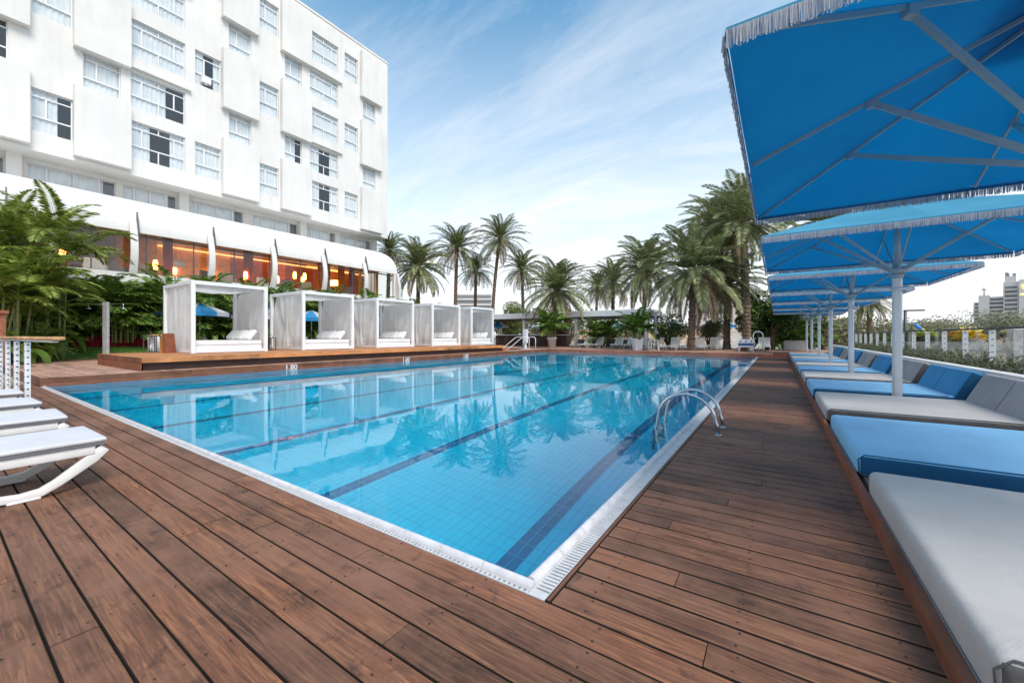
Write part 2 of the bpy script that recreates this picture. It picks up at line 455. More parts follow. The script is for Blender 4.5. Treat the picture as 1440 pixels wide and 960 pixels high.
m = MB()   # ground sheet with a hole for the pool
B = 900
m.add([(-B,-B,-.07),(B,-B,-.07),(B,PY0-.3,-.07),(-B,PY0-.3,-.07)], [(0,1,2,3)])
m.add([(-B,PY1+.3,-.07),(B,PY1+.3,-.07),(B,B,-.07),(-B,B,-.07)], [(0,1,2,3)])
m.add([(-B,PY0-.3,-.07),(PX0-.3,PY0-.3,-.07),(PX0-.3,PY1+.3,-.07),(-B,PY1+.3,-.07)], [(0,1,2,3)])
m.add([(PX1+.3,PY0-.3,-.07),(B,PY0-.3,-.07),(B,PY1+.3,-.07),(PX1+.3,PY1+.3,-.07)], [(0,1,2,3)])
st(m.build('ground', M['ground']))

def deck_rows(m, x0, x1, y_start, n, step, z, joints=3.2, th=0.03, gap=0.0105):
    """boards lying along X, rows stepping in Y; random butt joints"""
    for i in range(n):
        ya = y_start + i*step
        y0, y1 = (ya, ya+step) if step > 0 else (ya+step, ya)
        x = x0 - random.random()*joints
        while x < x1:
            L = joints*(0.55+0.9*random.random())
            a, b = max(x, x0), min(x+L, x1)
            if b - a > 0.05:
                dz = random.uniform(-0.0015, 0.0015)
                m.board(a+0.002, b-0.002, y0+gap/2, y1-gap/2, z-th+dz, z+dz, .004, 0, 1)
            x += L
P = 0.145
m = MB(); random.seed(11)
deck_rows(m, -15.5, 3.2, GY0-0.004, 30, -P, 0.0)
deck_rows(m, GX0+0.034, 0.62, GY0-0.004, 174, P, 0.0, joints=5.5, gap=0.016)
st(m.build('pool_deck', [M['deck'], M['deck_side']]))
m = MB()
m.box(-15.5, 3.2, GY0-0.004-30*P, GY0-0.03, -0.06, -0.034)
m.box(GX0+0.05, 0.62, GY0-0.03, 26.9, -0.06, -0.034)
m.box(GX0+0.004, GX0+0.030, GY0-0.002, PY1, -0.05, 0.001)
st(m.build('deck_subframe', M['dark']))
m = MB()
y = GY0
while y < PY1:
    m.board(GX0+0.010, GX0+0.026, y, y+2.38, -0.04, 0.002, 0.003); y += 2.4
st(m.build('deck_edge_board', M['fascia']))
# screw heads of the near boards
m = MB(); random.seed(5)
for i in range(16):
    yc = GY0 - P*(i+0.5)
    for xs in [-9.0+0.6*k for k in range(18)]:
        for dy in (-0.04, 0.04):
            m.cyl((xs+random.uniform(-.01,.01), yc+dy), 0.0048, 0.0048, -0.002, 0.0022, 8)
for i in range(60):
    yc = GY0 + P*(i+0.5)
    for xs in (-0.70, -0.13, 0.40):
        for dy in (-0.04, 0.04):
            m.cyl((xs+random.uniform(-.01,.01), yc+dy), 0.0048, 0.0048, -0.002, 0.0022, 8)
st(m.build('deck_screws', plain('rusty_screw', (.035,.025,.02), .7)))

# raised deck on the left and far sides
m = MB(); random.seed(21)
def along_x(m, x0, x1, y0, y1, z, j=3.0): deck_rows(m, x0, x1, y0, int(round((y1-y0)/P)), P, z, j)
along_x(m, -24.2, PX0-0.03, 1.62, 12.0, RZ, 2.6)
along_x(m, -16.0, PX0-0.03, 12.0, 26.5, RZ, 2.6)
along_x(m, -24.2, -0.2, 26.43, 36.5, RZ, 3.6)
along_x(m, -0.2, 3.0, 28.6, 36.5, RZ, 3.6)
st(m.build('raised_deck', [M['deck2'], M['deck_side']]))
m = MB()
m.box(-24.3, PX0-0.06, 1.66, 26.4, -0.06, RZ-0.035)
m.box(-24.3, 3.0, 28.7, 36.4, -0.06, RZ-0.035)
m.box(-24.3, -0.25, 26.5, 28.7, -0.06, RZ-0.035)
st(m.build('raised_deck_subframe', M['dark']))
m = MB(); y = 1.62; k = 0
while y < PY1+0.02:                                 # fascia boards over the water, left side
    y2 = min(y+2.9, PY1+0.02)
    m.board(PX0-0.028, PX0, y, y2-.004, 0.075, RZ+0.012, 0.003)
    m.board(PX0-0.022, PX0+0.004, y, y2-.004, -0.03, 0.070, 0.003); y += 2.9
m.box(-24.2, PX0, 1.59, 1.616, -0.06, RZ+.01)
st(m.build('deck_fascia', M['fascia']))
m = MB(); x = PX0
while x < PX1+0.9:
    x2 = min(x+2.9, PX1+0.9)
    m.board(x+.004, x2, PY1, PY1+0.027, 0.075, RZ+0.012, 0.003)
    m.board(x+.004, x2, PY1-0.006, PY1+0.02, -0.03, 0.070, 0.003); x += 2.9
m.box(-0.13, -0.1, PY1+0.03, 28.6, -0.05, RZ+.01)
m.box(-0.1, 0.62, 26.9, 26.93, -0.05, RZ)
st(m.build('deck_fascia_end', wood_mat('fascia_wood_end', srgb(80,44,28), srgb(140,82,58), srgb(170,110,82), 0.2)))
m = MB(); deck_rows(m, -0.1, 3.0, 26.93, 12, P, RZ, 3.0)
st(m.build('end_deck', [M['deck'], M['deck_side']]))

# pool shell
m = MB(); m.add([(PX0,PY0,PD),(PX1,PY0,PD),(PX1,PY1,PD),(PX0,PY1,PD)], [(0,1,2,3)])
st(m.build('pool_floor', M['pfloor']))
m = MB()
m.add([(PX0,PY0,PD),(PX0,PY1,PD),(PX0,PY1,-.03),(PX0,PY0,-.03)], [(0,1,2,3)])
m.add([(PX1,PY0,PD),(PX1,PY1,PD),(PX1,PY1,-.02),(PX1,PY0,-.02)], [(3,2,1,0)])
m.box(PX0, PX0+0.28, PY0, PY1, -1.05, -0.95)
m.box(PX0, PX0+0.14, PY0, PY1, -0.42, -0.34)
st(m.build('pool_wall', M['pwall_y']))
m = MB()
m.add([(PX0,PY0,PD),(PX1,PY0,PD),(PX1,PY0,-.02),(PX0,PY0,-.02)], [(3,2,1,0)])
m.add([(PX0,PY1,PD),(PX1,PY1,PD),(PX1,PY1,-.03),(PX0,PY1,-.03)], [(0,1,2,3)])
st(m.build('pool_wall_end', M['pwall_x']))
m = MB()
for k in range(7):
    x = -1.89 - 2.16*k
    if x < PX0+0.3: continue
    m.add([(x-.09,PY0+0.01,PD+.004),(x+.09,PY0+0.01,PD+.004),(x+.09,PY1-.02,PD+.004),(x-.09,PY1-.02,PD+.004)], [(0,1,2,3)])
st(m.build('lane_marking', M['plane']))
m = MB(); m.add([(PX0,PY0,WZ),(PX1+.01,PY0,WZ),(PX1+.01,PY1,WZ),(PX0,PY1,WZ)], [(0,1,2,3)])
st(m.build('pool_water', M['water']))

# coping: white ceramic roll in pieces, then the grated gutter
m = MB()
def roll(prof_w, n=12):
    return [(math.cos(PI*i/n), math.sin(PI*i/n)) for i in range(n+1)]
def roll_piece(m, a, b, axis, c0, c1):
    w = (c1-c0)/2; cc = (c0+c1)/2
    pr = [(cc+w*x, -0.022+0.042*y) for x, y in roll(0)] + [(c0, -0.12), (c1, -0.12)]
    m.prism(pr, axis, a, b, 0, False)
y = PY0
while y < PY1:
    roll_piece(m, y+.002, min(y+.298, PY1), 'y', PX1-0.004, PX1+0.056); y += 0.30
x = PX1+0.056
while x > PX0:
    roll_piece(m, max(x-.298, PX0), x-.002, 'x', PY0-0.046, PY0+0.004); x -= 0.30
st(m.build('pool_coping', M['tilew'], fixn=True))
m = MB()
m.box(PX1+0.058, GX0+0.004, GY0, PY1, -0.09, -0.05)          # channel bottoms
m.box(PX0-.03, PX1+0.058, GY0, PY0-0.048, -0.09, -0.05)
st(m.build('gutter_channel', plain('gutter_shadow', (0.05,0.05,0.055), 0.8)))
m = MB()
y = GY0+0.05
while y < PY1-.02:
    st_ = 0.028 if y < 9 else 0.045
    m.board(PX1+0.060, GX0+0.002, y, y+st_*0.55, -0.04, -0.012, 0.002); y += st_
m.box(PX1+0.058, PX1+0.064, GY0, PY1, -0.05, -0.008); m.box(GX0-0.006, GX0+0.003, GY0, PY1, -0.05, -0.005)
m.box(PX1+0.064, GX0-0.006, GY0, GY0+0.045, -0.05, -0.0055)
x = PX1+0.05
while x > PX0:
    m.box(x-0.014, x, GY0+0.004, PY0-0.050, -0.03, -0.012); x -= 0.030
m.box(PX0-.03, PX1+0.057, PY0-0.0525, PY0-0.047, -0.05, -0.009); m.box(PX0-.03, PX1+0.057, GY0, GY0+0.006, -0.05, -0.005)
st(m.build('gutter_grate', M['grate']))

# left: path strip, lawn, flower bed
m = MB(); random.seed(3)
m.grid(lambda u, v: (-24.2-4.6*u, -6+14*v, 0.16+0.9*(u**1.1)+0.03*noise.noise(Vector((u*9, v*9, 0)))), 14, 20)
st(m.build('lawn', M['lawn']))
def lawn_z(x, y=0): 
    u = max(0, min(1, (-24.2-x)/4.6)); return 0.16+0.9*(u**1.1)
m = MB()
for i in range(12000):
    x = -24.25-2.6*random.random(); y = -0.5+8.3*random.random(); z = lawn_z(x)
    a = random.random()*PI*2; h = random.uniform(.05, .10); w = 0.012
    dx, dy = math.cos(a)*w, math.sin(a)*w
    m.add([(x-dx,y-dy,z),(x+dx,y+dy,z),(x+dy*1.5,y-dx*1.5,z+h)], [(0,1,2)])
tag(m.build('grass', M['grass']), 'short green grass on the bank behind the raised deck', 'grass', kind='stuff')
m = MB()
m.box(-24.6, -24.2, -4, 9, 0.05, 0.215)
st(m.build('lawn_kerb', M['deck']))

# sandy court and hard ground beyond the bar, darker planting soil under the left jungle
m = MB(); m.add([(-34,-14,.02),(-24.3,-14,.02),(-24.3,30,.02),(-34,30,.02)], [(0,1,2,3)])
st(m.build('planting_bed', M['soil']))

# depth numbers on the left fascia
def text_mesh(name, s, size, depth, mat, loc, rot, parent=None, label=None):
    cu = bpy.data.curves.new(name, 'FONT'); cu.body = s; cu.size = size; cu.extrude = depth
    cu.align_x = 'CENTER'; cu.align_y = 'CENTER'
    o = bpy.data.objects.new(name, cu); COL.objects.link(o)
    bpy.context.view_layer.update()
    me = bpy.data.meshes.new_from_object(o.evaluated_get(bpy.context.evaluated_depsgraph_get()))
    bpy.data.objects.remove(o)
    me.materials.clear(); me.materials.append(mat)
    ob = bpy.data.objects.new(name, me); COL.objects.link(ob)
    ob.location = loc; ob.rotation_euler = rot
    if parent: ob.parent = parent
    return ob
for px, s, lab in ((409.5, '1.80', 'white depth figures 1.80 on the fascia below the second cabana'),
                   (571, '1.80', 'small white depth figures on the fascia below the third cabana'),
                   (655, '1.80', 'small white depth figures on the fascia below the fourth cabana')):
    yy = yonx(px, PX0)
    o = text_mesh('depth_number', s, 0.26, 0.004, M['white'], (PX0+0.008, yy, 0.07), (R(90), 0, R(90)))
    tag(o, lab, 'number')

# ------------------------------------------------------------------ CABANA STAGE
SX, SZ = -15.12, 0.565            # front edge and top of the wooden stage
SY0, SY1 = yonx(199, SX), yonx(708, SX)
t = empty('cabana_stage', (SX, SY0, RZ)); tag(t, 'long low wooden stage under the five white cabanas', 'platform')
m = MB()
for i in range(34):
    x1 = SX - 0.004 - i*0.145; y = SY0
    while y < SY1:
        L = 3.6*(0.6+0.8*random.random()); m.box(x1-.139-SX, x1-SX, y-SY0, min(y+L, SY1)-SY0-.003, SZ-.028-RZ, SZ-RZ); y += L
m.build('deck_boards', M['orange_wood'], t)
m = MB(); y = 0
while y < SY1-SY0:
    y2 = min(y+3.1, SY1-SY0)
    m.board(0.0, 0.03, y, y2-.004, 0.235, SZ-RZ+0.003, 0.003); y += 3.1
m.build('edge_board', M['orange_wood'], t)
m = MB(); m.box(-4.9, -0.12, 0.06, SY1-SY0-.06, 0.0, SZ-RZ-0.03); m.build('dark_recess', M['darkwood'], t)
m = MB(); m.board(-4.9, 0.03, -0.03, 0.0, 0.235, SZ-RZ+.003, .003); m.board(-4.9, 0.0, -0.02, 0.005, 0.115, .23, .003)
m.board(-4.9, 0.0, -0.025, 0.0, 0.005, .11, .003)
m.build('side_board', M['trim'], t)
m = MB(); m.box(-1.6, -.05, SY1-SY0+.01, SY1-SY0+.6, 0, .19)
m.build('step', M['orange_wood_x'], t)

# ------------------------------------------------------------------ CABANAS
CX = -17.3; CYs = [yonx(a, CX) for a in (269, 425.5, 530, 608, 663)]
CW, CDp, CH = 2.55, 2.8, 2.62
def curtain(name, x0, x1, yp, z0, z1, parent, folds=9, pinch=0.0, seed=0, amp=0.035, drape=0.0):
    m = MB(); rr = random.Random(seed); ph = [rr.random()*6 for _ in range(4)]
    def fn(u, v):
        vv = 1-v
        uu = u + drape*0.10*math.sin(u*PI*2)*v
        x = x0 + (x1-x0)*uu
        w = amp*(math.sin(u*folds*2*PI+ph[0]+1.2*math.sin(v*2+ph[1])) + 0.5*math.sin(u*folds*3.3*PI+ph[2]+v*1.5))
        w += drape*0.10*math.exp(-((abs(u-.5)*2-(0.95-0.75*v))**2)/0.03)
        return (x, yp+w, z0 + (z1-z0)*vv)
    m.grid(fn, 90, 22)
    return m.build(name, M['curtain'], parent)
def make_cabana(variant):
    root = empty('cabana')
    ps = 0.13
    for (x, y) in ((0,0),(0,CW),(-CDp,0),(-CDp,CW)):
        m = MB(); m.box(x-ps, x, y, y+ps, 0, CH) if y == 0 else m.box(x-ps, x, y-ps, y, 0, CH)
        m.build('post', M['white'], root, bevel=0.008, seg=1)
    m = MB(); tb = 0.13
    m.box(-ps+.003, -.003, ps, CW-ps, CH-tb, CH-.004); m.build('top_beam', M['white'], root)
    m = MB(); m.box(-CDp-ps+.003, -CDp-.003, ps, CW-ps, CH-tb, CH-.004); m.build('top_beam', M['white'], root)
    for y in (0, CW-ps):
        m = MB(); m.box(-CDp, -ps, y+.003, y+ps-.003, CH-tb, CH-.004); m.build('top_beam', M['white'], root)
    m = MB()
    m.box(-CDp, -ps, .02, .10, .02, .13); m.box(-CDp, -ps, CW-.10, CW-.02, .02, .13)
    m.box(-0.11, -.02, ps, CW-ps, .02, .13); m.box(-CDp-.11, -CDp-.02, ps, CW-ps, .02, .13)
    m.build('bottom_rail', M['white'], root)
    m = MB(); m.box(-CDp+.05, -.16, .16, CW-.16, .10, .27); m.build('bed_base', M['white'], root, bevel=.01, seg=1)
    soft_box(-CDp+.06, -.15, .15, CW-.15, .275, .45, .05, 4, 4, .012).build('mattress', M['linen'], root)
    # roof cloth sagging between the beams
    m = MB()
    def rf(u, v):
        s = math.sin(u*PI)*math.sin(v*PI)
        wv = 0.03*math.sin(v*PI*7)*math.sin(u*PI)
        return (-.10-(CDp-.05)*u, .10+(CW-.2)*v, CH-.10-0.17*s**0.7+wv*.5)
    m.grid(rf, 24, 40); m.build('roof_cloth', M['curtain'], root)
    m = MB()
    m.grid(lambda u, v: (-.16-.02*math.sin(u*40)*.5, .14+(CW-.28)*u, CH-.12-(.13+.07*math.sin(u*PI)**2)*v), 60, 5)
    m.build('front_valance', M['curtain'], root)
    curtain('side_curtain', -CDp+.05, -ps-.03, .065, .14, CH-.16, root, 5, seed=variant*3+1, amp=.028, drape=1.3 if variant else 0.5)
    curtain('side_curtain', -CDp+.05, -ps-.03, CW-.075, .14, CH-.16, root, 5, seed=variant*3+2, amp=.028, drape=1.3)
    # pillows at the far end, leaning back
    for k in range(3 if variant != 2 else 2):
        b = soft_box(-.32, .32, -.09, .09, -.24, .24, .085, 4)
        o = b.build('pillow', M['linen'] if k != 1 else M['pad'], root)
        o.location = (-.62-.66*k, CW-.42-.02*k, .66); o.rotation_euler = (R(-38), R(3*k-2), R(4*k-3))
    return root
cab_lab = ['nearest white cabana, open to the green garden behind its bed',
           'second white cabana from the shower, with a gap of garden beside its draped curtain',
           'middle white cabana of the row of five on the stage',
           'fourth white cabana along the stage, with V-draped curtain',
           'farthest and smallest white cabana, beside the end steps of the stage']
c0 = make_cabana(0); c1 = make_cabana(1)
c0.location = (CX, CYs[0], SZ)
for i in range(1, 5):
    c = c1 if i == 1 else copy_tree(c1)
    c.location = (CX, CYs[i], SZ)
    tag(c, cab_lab[i], 'cabana', 'white cabanas on the wooden stage')
tag(c0, cab_lab[0], 'cabana', 'white cabanas on the wooden stage')

# ------------------------------------------------------------------ DAYBEDS AND THEIR BENCH
BX0, BXC, BXB, SEAT = 0.53, 2.31, 3.02, 0.24
NB = 11; pitch = 2.45; by0 = 1.80
tb_ = empty('daybed_bench', (BX0, 0, 0)); tag(tb_, 'long low bench with rust brown wooden trim carrying the row of daybeds', 'bench')
m = MB(); m.box(0.05, 2.05, 0.4, by0+NB*pitch, 0.0, 0.055); m.build('base', M['cush_side'], tb_)
m = MB(); y = -0.3
while y < by0+NB*pitch:
    y2 = min(y+3.4, by0+NB*pitch); m.board(-0.035, 0.0, y, y2-.004, 0.0, 0.095, .004); y += 3.4
m.build('trim_board', M['trim'], tb_)
def make_daybed(main, back, side):
    """origin at near front corner of the seat"""
    root = empty('daybed'); L = 2.0
    sc_ = soft_box(0, BXC-BX0+.10, 0, L, .06, SEAT, .05, 5, 5, .010, side=(1, -1, 1)).build('seat_cushion', [main, side], root)
    m = MB()
    # reclined backrest slab
    bm = soft_box(0, .19, 0, L, 0, .52, .05, 5, 3, 0, side=(1, -1, 1))
    o = bm.build('back_cushion', [back, side], root)
    o.location = (BXC-BX0-.02, 0, SEAT-.05); o.rotation_euler = (0, R(25), 0)
    m = MB()
    for yy in (L*0.5,):
        m.tube([(0, yy, .05+.42*k/8.0) for k in range(9)], .005, 5)
    m.build('back_seam', side, o)
    m = MB(); D_ = BXC-BX0+.06
    m.tube([(.012, .012, .085), (.004, .006, SEAT-.045), (.045, .012, SEAT-.006), (D_-.1, .012, SEAT-.004)], .0045, 6)
    m.build('piping', side, sc_)
    m = MB(); m.tube([(.03, L-.012, SEAT-.014), (D_-.1, L-.012, SEAT-.010)], .004, 6); m.tube([(-.001, .05, .085), (-.001, L-.05, .085)], .004, 6)
    m.build('piping', main, sc_)
    return root
protoW = make_daybed(M['cush_white'], M['cush_back'], M['cush_side'])
protoB = make_daybed(M['cush_blue'], M['cush_blue_back'], M['cush_navy'])
ordn = ['nearest', 'second', 'third', 'fourth', 'fifth', 'sixth', 'seventh', 'eighth', 'ninth', 'tenth', 'eleventh']
for i in range(NB):
    pr = protoW if i % 2 == 0 else protoB
    o = pr if i < 2 else copy_tree(pr)
    o.location = (BX0+.01, by0+pitch*i, 0)
    cn = 'pale grey daybed with charcoal side' if i % 2 == 0 else 'sky blue daybed with deep blue side'
    lab = ('large ' if i < 2 else '') + cn + (' nearest the camera' if i < 2 else ', %s daybed along the bench' % ordn[i])
    tag(o, lab, 'daybed', 'daybeds in a row under the blue umbrellas')

# planter behind the backs
t = empty('planter_wall', (2.72, -3.5, 0)); tag(t, 'pale low planter wall running behind the daybed backs', 'planter')
m = MB(); m.box(0, 0.12, 0, 34.5, 0, .60); m.box(1.2, 1.3, 0, 34.5, 0, .45); m.build('wall', M['stucco'], t)
m = MB(); m.box(-.02, .15, 0, 34.5, .60, .655); m.build('cap', M['stucco'], t)
m = MB(); m.box(.12, 1.2, 0.0, 34.5, .1, .42); m.build('soil_fill', M['soil'], t)
# ------------------------------------------------------------------ BLUE UMBRELLAS
def make_umbrella():
    root = empty('umbrella'); s = 1.84; ze, za, zh = 2.70, 3.42, 2.28
    m = MB(); m.box(-.2, .2, -.2, .2, 0, .03); m.build('base_plate', M['greymetal'], root)
    m = MB(); w = .058
    m.prism([(-w,-w*.6),(-w*.6,-w),(w*.6,-w),(w,-w*.6),(w,w*.6),(w*.6,w),(-w*.6,w),(-w,w*.6)], 'z', .03, 2.2)
    m.box(-.012, .012, -w-.004, -w+.01, .04, 2.2); m.box(-w-.004, -w+.01, -.012, .012, .04, 2.2)
    m.build('pole', M['pole'], root)
    m = MB(); m.cyl((0,0), .045, .045, 2.2, za-.02, 12); m.build('upper_pole', M['strut'], root)
    m = MB(); m.cyl((0,0), .085, .085, 1.93, 1.99, 14); m.bar((.06,-.02,1.96), (.15,-.05,1.93), .03); m.bar((.14,-.05,1.93), (.14,-.05,2.02), .02)
    m.build('clamp', M['pole'], root)
    m = MB(); m.cyl((0,0), .10, .10, zh-.06, zh+.05, 16); m.cyl((0,0), .075, .085, zh-.14, zh-.06, 16); m.build('hub', M['strut'], root)
    tips = []
    for i in range(8):
        a = i*PI/4; c, sn = math.cos(a), math.sin(a)
        k = s/max(abs(c), abs(sn)); tips.append(Vector((c*k, sn*k, ze)))
    top = Vector((0, 0, za))
    for i, tp in enumerate(tips):
        off = Vector((0,0,-.028))
        a = top + (tp-top)*.03 + off; b = top + (tp-top)*.985 + off
        m = MB(); m.bar(a, b, .016, .03); r = m.build('rib', M['strut'], root)
        mid = top + (tp-top)*(.56) + off + Vector((0,0,-.03))
        d = Vector((tp.x, tp.y, 0)).normalized()
        m = MB(); m.bar(Vector((d.x*.09, d.y*.09, zh)), mid, .021, .042)
        m.obox(mid, d*.035, Vector((-d.y, d.x, 0))*.022, Vector((0,0,.028)))
        m.build('strut', M['strut'], root)
    # canopy: eight panels sagging slightly between the ribs
    m = MB()
    for i in range(8):
        p, q = tips[i], tips[(i+1) % 8]
        def fn(u, v, p=p, q=q):
            e = p*(1-u) + q*u
            pos = top + (e-top)*(.02+.98*v)
            pos = Vector(pos); pos.z -= .05*math.sin(u*PI)*math.sin(v*PI*.9)
            return pos
        m.grid(fn, 10, 14, 0, True)
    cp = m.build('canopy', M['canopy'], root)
    m = MB()
    def cap(u, v):
        a = u*2*PI; c, sn = math.cos(a), math.sin(a); k = .42*v/max(abs(c), abs(sn))
        return (c*k, sn*k, za+.10-.19*v)
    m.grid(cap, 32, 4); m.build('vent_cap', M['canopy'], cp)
    # valance band and hanging fringe
    m = MB(); cor = [tips[1], tips[3], tips[5], tips[7]]; rr = random.Random(4)
    for j in range(4):
        p, q = cor[j], cor[(j+1) % 4]; d = (q-p).normalized(); n = Vector((d.y, -d.x, 0))
        m.add([tuple(p+n*.004), tuple(q+n*.004), tuple(q+n*.006+Vector((0,0,-.045))), tuple(p+n*.006+Vector((0,0,-.045)))], [(0,1,2,3)])
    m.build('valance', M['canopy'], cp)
    m = MB()
    for j in range(4):
        p, q = cor[j], cor[(j+1) % 4]; d = (q-p).normalized(); n = Vector((d.y, -d.x, 0)); L = (q-p).length; x = 0
        while x < L:
            w = rr.uniform(.0045, .0075); h = rr.uniform(.078, .098); sl = rr.uniform(-.007, .007); o = rr.uniform(-.002, .006)
            a = p + d*x + n*(.009+o) + Vector((0,0,-.018)); b = a + d*w
            e = b + d*(sl-w*.05) + n*(rr.uniform(-.004,.008)) + Vector((0,0,-h)); f = a + d*(sl+w*.05) + n*(rr.uniform(-.004,.008)) + Vector((0,0,-h))
            md = (a+b)/2 + n*.004
            m.add([tuple(a), tuple(b), tuple(e), tuple(f)], [(0,1,2,3)], 0 if rr.random() > .16 else 1)
            x += w*.62
    m.build('fringe', [M['fringe'], M['fringe2']], cp)
    return root
u0 = make_umbrella()
for i in range(7):
    o = u0 if i == 0 else copy_tree(u0)
    o.location = (1.63, 4.03+4.9*i, 0)
    lab = ['nearest blue square umbrella, its fringed canopy filling the top right corner', 'second blue fringed umbrella from the camera, its pole standing clear between daybeds'][i] if i < 2 else \
          '%s blue fringed umbrella from the camera in the row above the daybeds' % ordn[i]
    tag(o, lab, 'umbrella', 'blue square umbrellas over the daybeds')

# ------------------------------------------------------------------ POOL LADDER
yl = 5.6
t = empty('pool_ladder', (GX0, yl, 0)); tag(t, 'bent steel pool ladder on the right edge of the pool', 'ladder')
def arc(yy, side):
    P_ = [(0.29, yy, 0.0), (0.275, yy, .12)]
    for k in range(13):
        a = PI*k/12
        P_.append((-.075+.335*math.cos(a*.98), yy, .14+.33*math.sin(a*.98)))
    P_ += [(-.43, yy, .02), (-.47, yy, -.10), (-.47, yy, -.5), (-.47, yy, -.98)]
    return P_
for yy in (-.24, .24):
    m = MB(); m.tube(arc(yy, 0), .0215, 12); m.build('handrail', M['steel'], t)
    m = MB(); m.cyl((.29, yy), .042, .036, 0, .012, 16); m.build('flange', M['steel'], t)
for z in (-.22, -.48, -.74):
    m = MB(); m.box(-.52, -.42, -.24, .24, z-.015, z+.01); m.build('step', M['steel'], t)

# ------------------------------------------------------------------ WHITE RESIN LOUNGERS
def make_lounger(back=0.0, pad=True, name='sun_lounger'):
    """foot end at y=0 pointing to +Y, body runs to -Y, near side x=0, width .74"""
    root = empty(name); W = .72; zt = .30; L = 1.95; yb = -1.25
    def leg(x, foot=True):
        # flat wide loop leg in the y-z plane
        sg = 1 if foot else -1; y0 = 0 if foot else -L+.1
        path = [(0.035, zt+.0), (-.03, .235), (-.12, .165), (-.22, .09), (-.30, .046), (-.40, .034), (-.50, .045), (-.59, .085), (-.68, .15), (-.76, zt-.03)]
        m = MB(); pts = [Vector((x, y0 + sg*a, z)) for a, z in path]
        b = len(m.v); wid = [.07, .082, .07, .062, .058, .056, .056, .06, .07, .09]
        for i, p in enumerate(pts):
            d = (pts[min(i+1, len(pts)-1)] - pts[max(i-1, 0)]).normalized(); n = Vector((0, -d.z, d.y)) * (wid[i]/2)
            for q, e in ((-.024, 1), (.024, 1), (.024, -1), (-.024, -1)):
                m.v.append(tuple(p + n*e + Vector((q, 0, 0))))
        for i in range(len(pts)-1):
            for k in range(4):
                k2 = (k+1) % 4
                m.f.append((b+i*4+k, b+i*4+k2, b+(i+1)*4+k2, b+(i+1)*4+k)); m.m.append(0); m.sm.append(False)
        m.f.append((b+3, b+2, b+1, b)); m.m.append(0); m.sm.append(False)
        e = b+(len(pts)-1)*4; m.f.append((e, e+1, e+2, e+3)); m.m.append(0); m.sm.append(False)
        fx = [v for v in m.v]
        m.box(x-.027, x+.027, y0+sg*-.46 if foot else y0+.30, y0+sg*-.30 if foot else y0+.46, 0, .022)
        return m.build('leg', M['resin'], root, bevel=.007, seg=2)
    for x in (-.03, -W+.03): leg(x, True); leg(x, False)
    m = MB()
    for x in (-.03, -W+.03): m.box(x-.028, x+.028, yb if back else -L, -.02, zt-.04, zt+.034)
    m.box(-W+.06, -.06, -.03, .03, zt-.03, zt+.03); m.box(-W+.06, -.06, yb-.03, yb+.03, zt-.03, zt+.02)
    y = -.10
    while y > yb+.06:
        m.box(-W+.06, -.06, y-.05, y, zt, zt+.022); y -= .075
    m.build('frame', M['resin'], root, bevel=.008, seg=2)
    m = MB(); 
    for x in (-.05, -W+.05): m.box(x-.025, x+.025, -(L+yb), 0, -.02, .03)
    y = -.05
    while y > -(L+yb)+.02: m.box(-W+.07, -.07, y-.05, y, .0, .022); y -= .075
    m.box(-W+.07, -.07, -(L+yb), -(L+yb)+.06, -.02, .03)
    o = m.build('backrest', M['resin'], root, bevel=.006, seg=1); o.location = (0, yb, zt); o.rotation_euler = (-back, 0, 0)
    if pad:
        b = soft_box(-W-.005, .012, yb, .045, zt+.054, zt+.088, .016, 3, 4, .004)
        b.build('pad', M['pad'], root)
        m = MB(); m.box(-W+.0, 0.012, yb, .035, zt+.036, zt+.053); m.build('pad_underside', M['pad_under'], root)
        b = soft_box(-W-.005, .012, -(L+yb), -.01, .048, .085, .018, 3, 3, .004)
        o2 = b.build('pad', M['pad'], root); o2.location = (0, yb, zt); o2.rotation_euler = (-back, 0, 0)
    return root
l0 = make_lounger(0.0, True)
for i in range(4):
    o = l0 if i == 0 else copy_tree(l0)
    o.location = (-4.50-1.52*i, .80+.0*i, 0); o.rotation_euler = (0, 0, R([1, -1, 1.5, 0][i]))
    tag(o, ['nearest white padded sun lounger at the left edge of the photo', 'second white padded sun lounger on the left, behind the nearest one',
            'third white padded sun lounger on the left, beside the slotted railing posts', 'farthest white padded sun lounger on the left, mostly hidden by the others'][i],
        'sun lounger', 'padded white loungers on the near deck')

# ------------------------------------------------------------------ RAILINGS
def slot_post(h, w=.10, dep=.05, n=11, name='post', parent=None, loc=(0,0,0)):
    m = MB()
    m.box(-w/2, w/2, -dep/2, dep/2, 0, h)
    for k in range(n):
        z = h*(k+.6)/n
        m.box(-w*.16, w*.16, -dep/2-.004, -dep/2-.001, z-.010, z+.010, 1)
        m.box(w/2+.001, w/2+.004, -dep*.2, dep*.2, z-.010, z+.010, 1)
    return m.build(name, [M['white'], M['greymetal']], parent, loc)
t = empty('deck_railing', (-8.95, .95, 0)); tag(t, 'white slotted railing with round wooden handrail beside the loungers', 'railing')
for k in range(7): slot_post(1.10, .10, .06, 11, 'post', t, (-1.25*k-.9, 0, 0))
m = MB(); m.bar((1.65, 0, 1.165), (-9.6, 0, 1.165), .11, .045); m.build('handrail', M['rail_wood'], t, bevel=.012, seg=2)
m = MB(); m.bar((1.45, 0, 1.125), (-9.6, 0, 1.125), .05, .02); m.build('top_bracket', M['white'], t)
for k in range(9):
    z = .12+.108*k; m = MB(); m.tube([(-.9, 0, z), (-8.4, 0, z)], .004, 5); m.build('cable', M['greymetal'], t)
t = empty('garden_railing', (4.15, 0, 0)); tag(t, 'long dark handrail on white slotted posts behind the planter', 'railing')
